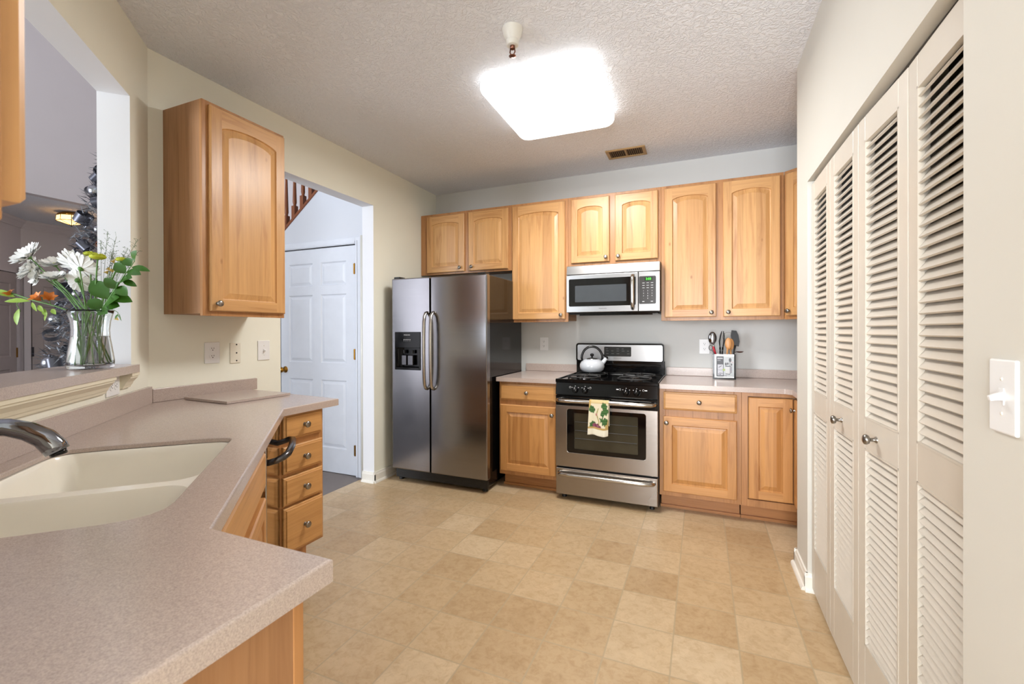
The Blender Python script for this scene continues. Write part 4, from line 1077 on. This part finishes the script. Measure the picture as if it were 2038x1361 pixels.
t = tool('slotted_spoon', 'large steel serving spoon standing leftmost in the utensil holder', 'spoon', (-.055, .01))
obj('shaft', MB().tube([(0.004, 0, 0), (-.010, 0, .22), (-.022, 0, .265)], [.005, .005, .006], 8), 'sslight', t)
obj('bowl', MB().ball((-.027, 0, .310), (.031, .010, .050), 18, 12), 'chrome', t)
t = tool('tongs', 'black-headed tongs beside the steel spoon in the holder', 'tongs', (-.022, -.005))
for s in (-1, 1):
    obj('arm', MB().tube([(.004 * s, 0, 0), (.002 + .007 * s, 0, .18), (.004 + .010 * s, 0, .24)], [.005, .006, .006], 8), 'black', t)
    obj('head', MB().tube([(.004 + .010 * s, 0, .235), (.006 + .016 * s, 0, .285), (.010 + .012 * s, 0, .33), (.012 + .006 * s, 0, .365)], [.007, .012, .011, .005], 10, flat=.5), 'blackm', t)
def wspoon(label, base, dx, top, wd):
    t = tool('wooden_spoon', label, 'spoon', base)
    obj('handle', MB().tube([(0, 0, 0), (dx * .7, 0, .18), (dx * .85, 0, .235)], [.006, .006, .007], 8), 'spoonw', t)
    obj('bowl', MB().ball((dx, 0, top), (wd, .007, .046), 16, 10, M=None), 'spoonw', t)
wspoon('pale wooden spoon in front in the utensil holder', (-.004, -.028), .034, .268, .024)
wspoon('darker wooden spoon leaning behind the pale one in the holder', (.052, -.005), -.006, .262, .026)
t = tool('spatula', 'black slotted spatula standing rightmost in the utensil holder', 'spatula', (.058, .005))
obj('shaft', MB().tube([(0, 0, 0), (.012, 0, .20), (.022, 0, .255)], [.006, .006, .008], 8), 'blackm', t)
m = MB(); pl_ = [(.000, .255), (.046, .245), (.052, .285), (.044, .335), (.030, .368), (-.004, .372), (-.010, .330), (-.004, .29)]
m2 = turned(MB().prism(pl_, -.003, .003)); obj('blade', m2, 'blackm', t, bevel=.0015)
t = tool('strainer', 'clear rimmed strainer spoon behind the wooden spoons in the holder', 'strainer', (.018, .025))
obj('shaft', MB().tube([(0, 0, 0), (.010, 0, .28)], .004, 8), 'nickel', t)
ring = [(.014 + .040 * math.cos(2 * PI * k / 28), .001, .318 + .036 * math.sin(2 * PI * k / 28)) for k in range(29)]
obj('rim', MB().tube(ring, .0022, 6, cap=False), 'nickel', t)
obj('disc', MB().lathe([(.039, -.0008), (.039, .0008)], 28, Matrix.Translation((.014, .001, .318)) @ RX), 'clear', t)
t = tool('scissors', 'red and grey handled kitchen shears at the left of the holder', 'scissors', (-.060, -.030))
obj('blades', MB().tube([(.012, 0, 0), (0, 0, .19)], .006, 8, flat=.4), 'nickel', t)
obj('red_handle', MB().tube([(0, 0, .185), (-.010, 0, .215), (-.018, 0, .245)], [.007, .009, .007], 8), 'red', t)
lp = [(-.036 + .012 * math.cos(a), 0, .235 + .020 * math.sin(a)) for a in [2 * PI * k / 16 for k in range(17)]]
obj('grey_loop', MB().tube(lp, .0035, 6, cap=False).tube([(-.028, 0, .219), (-.006, 0, .188)], .005, 8), 'greyink', t)
t = tool('ladle', 'copper-coloured ladle hooked over the right rim of the holder', 'ladle', (.066, .012))
obj('shaft', MB().tube([(0, 0, 0), (.004, 0, .195), (.022, 0, .204)], .004, 8), 'nickel', t)
obj('bowl', MB().lathe([(.004, -.010), (.018, -.007), (.028, 0), (.0275, .001), (.017, -.004), (0, -.007)], 20, Matrix.Translation((.046, 0, .206))), 'copper', t)

# ------------------------------------------------------------------ plates on the walls
def plate_thing(name, label, cat, loc, rz, w=.080, h=.120, group=None, mat='white_pl', roll=0):
    t = thing(name, label, cat, loc, rz, group)
    o = obj('plate', MB().box(-w / 2, w / 2, -.006, 0, -h / 2, h / 2), mat, t, bevel=.003)
    return t
def outlet_parts(t, M=None):
    for dz_ in (.021, -.021):
        pts = [(.017 * math.cos(2 * PI * k / 20), max(-.0135, min(.0135, .017 * math.sin(2 * PI * k / 20)))) for k in range(20)]
        mb = MB().prism(pts, 0, .0022); turned(mb); mb.v = [(x, y - .006, z + dz_) for x, y, z in mb.v]
        s = MB(); s.box(-.0075, -.0050, -.0086, -.0081, dz_ + .001, dz_ + .008); s.box(.0050, .0075, -.0086, -.0081, dz_ + .001, dz_ + .008)
        s.lathe([(.0028, 0), (.0028, .0004)], 10, Matrix.Translation((0, -.0082, dz_ - .006)) @ RX)
        if M is not None:
            for q in (mb, s): q.v = [tuple(M @ Vector(v)) for v in q.v]
        r = obj('receptacle', mb, 'white_pl', t); obj('slots', s, 'slot', r)
t = plate_thing('power_outlet', 'white duplex outlet on the cream wall under the single cabinet', 'outlet', (XL, 1.685, 1.169), PI / 2, .086, .120); outlet_parts(t)
t = plate_thing('power_outlet', 'white duplex outlet on the back wall left of the range', 'outlet', (-1.373, YB, 1.167), 0, .082, .122); outlet_parts(t)
t = plate_thing('power_outlet', 'white duplex outlet partly behind the utensil holder', 'outlet', (.027, YB, 1.157), 0, .080, .122); outlet_parts(t)
x, y = P(-2.368, BW)
RYM = Matrix.Rotation(PI / 2, 4, 'Y')
t = plate_thing('power_outlet', 'white outlet turned sideways below the serving ledge', 'outlet', (x, y, 1.0605), rz135, .120, .082); outlet_parts(t, RYM)
t = plate_thing('blank_plate', 'white cover plate with three dark screws between outlet and switch', 'plate', (XL, 1.822, 1.162), PI / 2, .066, .122, None, 'ivory_pl')
for z in (.050, 0, -.046): obj('screw', MB().lathe([(.0045, 0), (.0042, .002), (0, .0026)], 10, Matrix.Translation((.006, -.006, z)) @ RX), 'slot', t)
def switch_parts(t, s=1):
    obj('collar', MB().box(-.006 * s, .006 * s, -.0072, -.006, -.013 * s, .013 * s), 'white_pl', t)
    m = MB(); m.add([(-.005, -.006, .008), (.005, -.006, .008), (.005, -.006, -.006), (-.005, -.006, -.006), (-.0042, -.024, .000), (.0042, -.024, .000), (.0042, -.022, -.008), (-.0042, -.022, -.008)], [(0, 1, 5, 4), (1, 2, 6, 5), (2, 3, 7, 6), (3, 0, 4, 7), (4, 5, 6, 7)])
    obj('toggle', m, 'white_pl', t, bevel=.001)
    for z in (.030, -.030): obj('screw', MB().lathe([(.003, 0), (.0028, .001), (0, .0015)], 10, Matrix.Translation((0, -.006, z)) @ RX), 'ivory_pl', t)
t = plate_thing('light_switch', 'white light switch beside the doorway on the cream wall', 'switch', (XL, 2.011, 1.170), PI / 2, .084, .124); switch_parts(t)
t = plate_thing('light_switch', 'blurred white light switch at the right edge by the closet', 'switch', (XP, 1.044, 1.171), -PI / 2, .076, .128); switch_parts(t, 1.1)

# ------------------------------------------------------------------ ceiling things
cl_ = thing('ceiling_light', 'large square white glowing ceiling light fixture', 'light', (-.838, 2.618, CZ), math.radians(1.0))
hx, hy = .328, .368
m = MB(); rings = []
for ins, z in ((0, -.030), (0, -.058), (.006, -.074), (.018, -.086), (.040, -.094), (.085, -.098)):
    rings.append([(x, y, z) for x, y in rrect(-hx + ins, hx - ins, -hy + ins, hy - ins, max(.03, .060 - ins * .3), 6)])
L = len(rings[0]); vs = [p for r_ in rings for p in r_]; fs = [(i * L + k, i * L + (k + 1) % L, (i + 1) * L + (k + 1) % L, (i + 1) * L + k) for i in range(len(rings) - 1) for k in range(L)]
fs.append(tuple((len(rings) - 1) * L + k for k in range(L))); fs.append(tuple(range(L)))
obj('lens', MB().add(vs, fs, 0, True), 'lens', cl_, recalc=True)
ld = bpy.data.lights.new('ceiling_lamp', 'AREA'); ld.shape = 'RECTANGLE'; ld.size = .50; ld.size_y = .58; ld.energy = 25; ld.color = (1.0, 0.985, 0.96)
lo = bpy.data.objects.new('ceiling_lamp', ld); COL.objects.link(lo); lo.parent = cl_; lo.location = (0, 0, -.0995)
obj('housing', MB().box(-hx + .05, hx - .045, -hy + .04, hy - .04, -.0295, -.0005), 'housing', cl_)
sp = thing('fire_sprinkler', 'white ceiling sprinkler head with copper tip', 'sprinkler', (-.822, 1.962, CZ))
obj('escutcheon', MB().lathe([(.050, 0), (.049, -.006), (.043, -.030), (.032, -.052), (.030, -.055)], 24), 'sprk', sp)
obj('cup', MB().lathe([(.030, -.055), (.029, -.078), (.026, -.080), (.014, -.081)], 24), 'sprk', sp)
m = MB().lathe([(.012, -.081), (.012, -.095), (.008, -.097)], 14); m.tube([(.010, 0, -.09), (.013, 0, -.11), (.003, 0, -.128)], .003, 6); m.tube([(-.010, 0, -.09), (-.013, 0, -.11), (-.003, 0, -.128)], .003, 6); m.lathe([(.017, -.128), (.017, -.130), (.004, -.131)], 14)
obj('head', m, 'copper', sp)
vn = thing('ceiling_vent', 'small tan ceiling air vent near the back wall', 'vent', (-.550, 3.665, CZ))
m = MB(); m.box(-.152, .152, -.090, -.068, -.010, 0); m.box(-.152, .152, .068, .090, -.010, 0); m.box(-.152, -.126, -.068, .068, -.010, 0); m.box(.126, .152, -.068, .068, -.010, 0); m.box(-.006, .006, -.068, .068, -.010, -.001)
obj('frame', m, 'vent', vn, bevel=.003)
obj('duct', MB().box(-.126, .126, -.068, .068, -.002, -.0005), 'ventd', vn)
m = MB()
for k in range(16):
    xx = -.120 + k * .0152 + (.006 if k > 7 else 0); m.add([(xx, -.068, -.002), (xx + .006, -.068, -.009), (xx + .006, .068, -.009), (xx, .068, -.002)], [(0, 1, 2, 3)])
obj('louvers', m, 'vent', vn)

# ------------------------------------------------------------------ vase of flowers on the ledge
VX, VY, VZ = -2.258, .998, 1.1415
YAW = math.radians(22.9)
def vthing(name, label, cat, group=None): return thing(name, label, cat, (VX, VY, VZ), YAW, group)
K = 2.054e-3
def vp(u, v, d=0.0): return Vector(((u - 182) * K, d, (733 - v) * K))
vase = vthing('glass_vase', 'clear waisted glass vase of flowers on the serving ledge', 'vase')
po = [(0, 0), (.068, 0), (.0725, .006), (.073, .03), (.068, .072), (.0605, .125), (.0585, .155), (.062, .190), (.069, .220), (.073, .234)]
pi_ = [(.0705, .234), (.0665, .220), (.0595, .190), (.056, .155), (.058, .125), (.0655, .072), (.0705, .03), (.068, .016), (0, .014)]
obj('glass', MB().lathe(po + pi_, 40, cap=False), 'glass', vase)
obj('water', MB().lathe([(0, .0145), (.0675, .0165), (.070, .03), (.065, .072), (.0575, .124), (.0572, .130), (0, .130)], 36, cap=False), 'water', vase)
rf = random.Random(21)
def curve(p, q, bend=(0, 0, 0), n=10):
    p, q, b = Vector(p), Vector(q), Vector(bend); m = (p + q) / 2 + b
    return [p * (1 - t) ** 2 + m * 2 * t * (1 - t) + q * t * t for t in [i / n for i in range(n + 1)]]
def stem_mb(head, foot, rim, r=.0022, n=6):
    pts = curve(foot, rim, (0, 0, 0), 5)[:-1] + curve(rim, head, Vector((0, 0, .02)), 9)
    return MB().tube(pts, r, n)
def frame_of(n):
    n = Vector(n).normalized(); u = n.orthogonal().normalized(); return n, u, n.cross(u)
def petals_mb(c, nrm, R, count, wid, cup=.15, r0=.15, layers=2):
    n, u, w = frame_of(nrm); c = Vector(c); mb = MB()
    for L_ in range(layers):
        for k in range(count):
            a = 2 * PI * (k + .5 * L_) / count + rf.uniform(-.08, .08); rr = R * rf.uniform(.88, 1.04) * (1 - .12 * L_)
            d = u * math.cos(a) + w * math.sin(a); s = n.cross(d)
            droop = rf.uniform(-.10, .16); vs = []
            for t, ww in ((r0, .35), (.45, .85), (.75, 1.0), (.93, .75), (1.0, .30)):
                ctr = c + d * rr * t + n * (R * (cup * t * t + droop * t * t + .05 * L_))
                vs += [ctr - s * wid * ww * .5, ctr + n * wid * .10 * ww, ctr + s * wid * ww * .5]
            fs = []
            for i in range(4):
                for j in range(2): fs.append((i * 3 + j, i * 3 + j + 1, i * 3 + j + 4, i * 3 + j + 3))
            mb.add(vs, fs, 0, True)
    return mb
def leaf_into(mb, b, t, wid, up=(0, 0, 1), fold=.18, curl=.1):
    b, t = Vector(b), Vector(t); d = t - b; L_ = d.length; d.normalize(); s = d.cross(Vector(up)).normalized(); nn = s.cross(d)
    vs = []
    prof = ((0, .06), (.15, .55), (.35, .95), (.55, 1.0), (.75, .75), (.9, .38), (1, .03))
    for q, ww in prof:
        ctr = b + d * L_ * q + nn * (-L_ * curl * (q - .5) ** 2 * 2 + L_ * curl * .5)
        vs += [ctr - s * wid * ww * .5 + nn * wid * fold * ww, ctr, ctr + s * wid * ww * .5 + nn * wid * fold * ww]
    fs = [(i * 3 + j, i * 3 + j + 1, i * 3 + j + 4, i * 3 + j + 3) for i in range(len(prof) - 1) for j in range(2)]
    mb.add(vs, fs, 0, True)
def foot(): a = rf.uniform(0, 2 * PI); r = rf.uniform(.02, .055); return Vector((r * math.cos(a), r * math.sin(a), .018))
GD = 'white daisies in the vase'
daisies = [
    (72, 516, 25, (-.22, -.72, .58), 'largest white daisy at the top of the left cluster'),
    (54, 538, 22, (-.62, -.58, .40), 'white daisy at the far left of the bouquet'),
    (74, 546, 22, (-.45, -.80, .05), 'white daisy low in the left cluster above the orange blooms'),
    (104, 528, 19, (.12, -.48, .85), 'white daisy seen edge-on at the right of the left cluster'),
    (124, 558, 18, (.10, -.40, .90), 'flat white daisy between the two daisy clusters'),
    (95, 556, 14, (-.2, .35, .9), 'small white daisy behind the left cluster'),
    (152, 532, 27, (-.15, .62, .70), 'wide white daisy seen from behind left of the vase stems'),
    (176, 540, 25, (.10, .70, .55), 'white daisy facing away behind the button blooms'),
    (158, 561, 20, (-.25, .85, .30), 'white daisy turned away just above the vase rim')]
for (u, v, r, nrm, lab) in daisies:
    t = vthing('daisy', lab, 'flower', GD); dd = rf.uniform(-.03, .03); h = vp(u, v, dd)
    rim = Vector((-.045 + .00035 * (u - 60), dd * .6, .235)); n = Vector(nrm).normalized()
    obj('stem', stem_mb(h - n * .006, foot(), rim), 'stem', t)
    obj('petals', petals_mb(h, nrm, r * K * 1.2, 25, .0145, .26, layers=3), 'petal', t)
    nn, a, b = frame_of(nrm); M3 = Matrix((a, b, nn)).transposed().to_4x4(); M3.translation = h
    obj('centre', MB().ball((0, 0, .002), (.0095, .0095, .005), 14, 8, M=M3), 'ycentre', t)
    obj('calyx', MB().lathe([(.0025, -.010), (.008, -.006), (.0105, -.001), (0, .001)], 14, M3), 'stem', t)
GB = 'yellow-green button blooms in the vase'
for (u, v, r, lab) in [(184, 511, 10.5, 'yellow-green button bloom standing highest on an upright stem'), (209, 518, 13, 'flat yellow-green bloom right of the upright button bloom'), (246, 522, 9, 'small yellow-green bloom beside the dark leafy branch')]:
    t = vthing('button_bloom', lab, 'flower', GB); h = vp(u, v, rf.uniform(-.03, .0)); rim = Vector(((u - 182) * K * .25 + .01, -.01, .235))
    obj('stem', stem_mb(h, foot(), rim, .0026), 'stem', t)
    m = MB(); m.ball(h + Vector((0, 0, .002)), (r * K, r * K, r * K * .42), 18, 10)
    for k in range(60):
        a = rf.uniform(0, 2 * PI); q = math.sqrt(rf.random()); p = h + Vector((q * r * K * math.cos(a), q * r * K * math.sin(a), .003 + r * K * .40 * math.sqrt(max(0, 1 - q * q)))); m.ball(p, .0024, 6, 4)
    obj('bloom', m, 'ycentre', t)
    obj('calyx', MB().lathe([(.002, -.012), (.008, -.008), (r * K * .7, -.003), (0, -.001)], 12, Matrix.Translation(h)), 'stem', t)
# orange alstroemeria stem
al = vthing('alstroemeria', 'orange blooms on a long drooping stem reaching to the far left', 'flower')
m = MB(); main = curve((-.02, 0, .02), (-.055, -.01, .236), n=4)[:-1] + [vp(150, 622, -.012), vp(120, 611, -.015), vp(80, 600, -.02), vp(50, 590, -.02), vp(20, 580, -.02)]
m.tube(main, .0026, 6); m.tube([vp(60, 594, -.02), vp(48, 608, -.02), vp(56, 622, -.02)], .0013, 5); m.tube([vp(110, 608, -.016), vp(98, 600, -.02), vp(97, 594, -.02)], .0015, 5); m.tube([vp(45, 590, -.02), vp(37, 586, -.02)], .0015, 5)
m.tube([vp(112, 609, -.016), vp(112, 600, -.02)], .0015, 5)
obj('stem', m, 'stem', al)
def bloom(mb, c, nrm, R):
    n, u, w = frame_of(nrm); c = Vector(c)
    for k in range(6):
        a = 2 * PI * k / 6 + rf.uniform(-.1, .1); d = u * math.cos(a) + w * math.sin(a); leaf_into(mb, c, c + d * R * .75 + n * R * .8, R * .62, n, .2, .2)
for (u, v, nrm, R) in ((37, 588, (-.2, -.4, .9), .030), (96, 596, (-.2, -.7, .6), .036), (111, 596, (.5, -.5, .6), .036)):
    m = MB(); bloom(m, vp(u, v + 5, -.02), nrm, R); obj('bloom', m, 'orange', al)
m = MB()
for (a, b, wd) in (((46, 594), (4, 580), 12), ((74, 602), (33, 603), 11), ((53, 616), (57, 648), 11), ((90, 610), (108, 624), 8), ((100, 616), (114, 632), 8), ((78, 604), (95, 622), 6), ((116, 617), (132, 628), 8), ((108, 624), (110, 640), 5)):
    leaf_into(m, vp(a[0], a[1], -.02), vp(b[0], b[1], -.035), wd * K, (0, -.75, .5), .12, .10)
obj('leaves', m, 'leafl', al)
# dark leafy branch
br = vthing('leafy_branch', 'branch of glossy dark green leaves leaning right from the vase', 'foliage')
m = MB(); bpts = curve((.03, .0, .02), (.035, -.01, .236), n=4)[:-1] + [vp(212, 612, -.01), vp(228, 590, -.012), vp(244, 568, -.014), vp(258, 548, -.016), vp(270, 534, -.018), vp(276, 524, -.018)]
m.tube(bpts, [.0028] * 4 + [.0026, .0024, .0022, .0018, .0014, .0010], 6); obj('twig', m, 'stem', br)
m = MB()
lv = [((274, 527), (286, 508), 17), ((268, 536), (298, 543), 10), ((266, 534), (257, 520), 15), ((260, 544), (287, 551), 14), ((256, 548), (243, 530), 16), ((252, 557), (270, 558), 13), ((250, 562), (272, 572), 10), ((246, 564), (262, 560), 14), ((240, 574), (260, 590), 16),
      ((238, 578), (225, 560), 14), ((230, 588), (247, 580), 15), ((226, 592), (259, 602), 17), ((222, 598), (196, 566), 24), ((218, 606), (243, 596), 26), ((214, 612), (240, 612), 20), ((210, 616), (192, 602), 18), ((206, 620), (228, 626), 16), ((204, 618), (190, 622), 14), ((236, 580), (244, 566), 10)]
for a, b, wd in lv: leaf_into(m, vp(a[0], a[1], -.012), vp(a[0] + (b[0] - a[0]) * 1.12, a[1] + (b[1] - a[1]) * 1.12, -.012 + rf.uniform(-.025, .015)), wd * K * 1.3, (rf.uniform(-.2, .2), -.8, .5), .14, .12)
obj('leaves', m, 'leaf', br)
# small drooping bud
t = vthing('drooping_bud', 'small pale yellow bud drooping right of the vase rim', 'flower')
obj('stem', MB().tube(curve((.05, -.01, .05), (.058, -.02, .236), n=4)[:-1] + [vp(224, 617, -.02), vp(236, 619, -.02), vp(244, 624, -.02), vp(245, 633, -.02)], .0011, 5), 'stem', t)
m = MB(); bloom(m, vp(243, 633, -.02), (-.3, -.1, -.9), .014); obj('bloom', m, 'yellowp', t)
m = MB(); leaf_into(m, vp(245, 627, -.02), vp(243, 637, -.03), .008, (0, -1, 0)); leaf_into(m, vp(247, 626, -.02), vp(251, 641, -.02), .005, (0, -1, 0)); obj('leaves', m, 'stem', t)
# airy filler sprays
def spray(label, tips, d):
    t = vthing('filler_spray', label, 'foliage', 'airy filler sprays in the vase'); m = MB(); mb2 = MB()
    root = Vector((.025, d, .236)); m.tube(curve((.02, d * .5, .02), root, n=3), .0015, 5)
    for (u, v, sp_) in tips:
        e = vp(u, v, d + rf.uniform(-.02, .02)); pts = curve(root, e, (0, 0, .03), 8); m.tube(pts, .0009, 4)
        for k in range(26):
            q = rf.uniform(.62, 1); i = min(7, int(q * 8)); p = pts[i] * (1 - (q * 8 - i)) + pts[min(8, i + 1)] * (q * 8 - i); o_ = p + Vector((rf.gauss(0, sp_), rf.gauss(0, sp_), rf.gauss(.004, sp_)))
            m.tube([p, o_], .0004, 3); mb2.ball(o_, rf.uniform(.0010, .0019), 6, 4)
    obj('stalks', m, 'sprig', t); obj('buds', mb2, 'sprig', t)['kind'] = 'stuff'
spray('airy green filler spray reaching highest against the white reveal', [(204, 462, .007), (200, 482, .007), (226, 474, .008), (222, 500, .009), (240, 495, .009)], .02)
spray('airy filler spray by the leafy branch at the right', [(262, 478, .006), (263, 500, .006), (240, 512, .009), (215, 508, .009), (212, 545, .010)], .035)
t = vthing('pale_bloom_stem', 'cluster of tiny pale yellow blooms among the stems', 'flower'); m = MB(); m2 = MB()
for (u, v) in ((232, 523), (240, 526), (225, 527), (216, 541), (212, 548), (221, 545)):
    e = vp(u, v, .01); m.tube(curve((.012, .01, .10), e, (0, 0, .02), 6), .0011, 5); bloom(m2, e, (rf.uniform(-.4, .4), -.5, .8), .015)
obj('stem', m, 'stem', t); obj('bloom', m2, 'yellowp', t)

# ------------------------------------------------------------------ foyer lamp and silver tree
fl_ = thing('foyer_light', 'small lit amber-glass ceiling lamp in the dim foyer', 'light', (-6.95, 2.895, CZ))
def octring(r, z): return [(r * math.cos(PI / 8 + k * PI / 4), r * math.sin(PI / 8 + k * PI / 4), z) for k in range(8)]
r1, r2, r3 = octring(.128, -.045), octring(.134, -.108), (0, 0, -.150)
m = MB().add(r1 + r2 + [r3], [(k, 8 + k, 8 + (k + 1) % 8, (k + 1) % 8) for k in range(8)] + [(8 + k, 16, 8 + (k + 1) % 8) for k in range(8)]); obj('glass_panes', m, 'amber', fl_, recalc=True)
m = MB()
for k in range(8): m.tube([r1[k], r2[k], r3], .0035, 6); m.tube([r1[k], r1[(k + 1) % 8]], .0035, 6); m.tube([r2[k], r2[(k + 1) % 8]], .0035, 6)
m.ball((0, 0, -.154), .009, 10, 6); obj('leading', m, 'leadc', fl_)
obj('canopy', MB().lathe([(.10, -.046), (.132, -.044), (.115, -.02), (.08, -.001)], 24), 'brass', fl_)
TX, TY = -3.745, 1.768
tr = thing('christmas_tree', 'slim silver and black decorated tree behind the pass-through reveal', 'tree', (TX, TY, 0))
rt = random.Random(5); TH = 2.50
trad = lambda z: .50 * max(0.0, 1 - z / TH) ** .9 + .045
m = MB(); m.tube([(0, 0, 0), (0, 0, TH - .05)], [.03, .012], 8); obj('trunk', m, 'iron', tr)
m = MB()
for k in range(9500):
    z = TH * (1 - math.sqrt(rt.random())) * .97 + .12; a = rt.uniform(0, 2 * PI); r = trad(z) * rt.uniform(.6, 1.0); L_ = rt.uniform(.03, .075)
    p = Vector((r * math.cos(a), r * math.sin(a), z)); d = Vector((math.cos(a + rt.gauss(0, .7)), math.sin(a + rt.gauss(0, .7)), rt.gauss(-.1, .6))).normalized(); s = d.orthogonal().normalized() * .0035
    m.add([p - s, p + s, p + d * L_], [(0, 1, 2)])
nd = obj('needles', m, 'needles', tr); nd['kind'] = 'stuff'
for k in range(62):
    z = .25 + k * .0365; a = k * 2.399; r = max(.02, trad(z) - .035); c = Vector((r * math.cos(a), r * math.sin(a), z)); n = Vector((math.cos(a), math.sin(a), rt.gauss(0, .4))).normalized()
    _, u, w = frame_of(n); R_l = rt.uniform(.036, .056); ph = rt.uniform(0, 2 * PI); e1 = u * math.cos(ph) + w * math.sin(ph); vs = []; N = 16
    for i in range(N):
        b = 2 * PI * i / N; p = c + e1 * R_l * math.cos(b) * .8 + n * R_l * (math.sin(b) + .4); q = n.cross(e1) * .031
        vs += [p - q, p + q]
    obj('ribbon_loop', MB().add(vs, [(2 * i, 2 * ((i + 1) % N), 2 * ((i + 1) % N) + 1, 2 * i + 1) for i in range(N)], 0, True), 'gun', tr)
first = None
for k in range(34):
    z = .45 + k * .054; a = 1.1 + k * 2.399; r = max(.03, trad(z) - .02); Rb = rt.choice((.028, .034, .042))
    loc = (TX + r * math.cos(a), TY + r * math.sin(a), z)
    kind = 'rosegold' if k % 11 == 5 else 'silver'
    t = thing('tree_bauble', 'round ornament ball hanging on the slim silver tree', 'ornament', loc, 0, 'ornament balls on the silver tree')
    obj('ball', MB().ball((0, 0, 0), Rb, 16, 10), kind, t); obj('cap', MB().lathe([(.008, Rb * .97), (.008, Rb + .008), (.002, Rb + .014)], 8), 'gun', t)
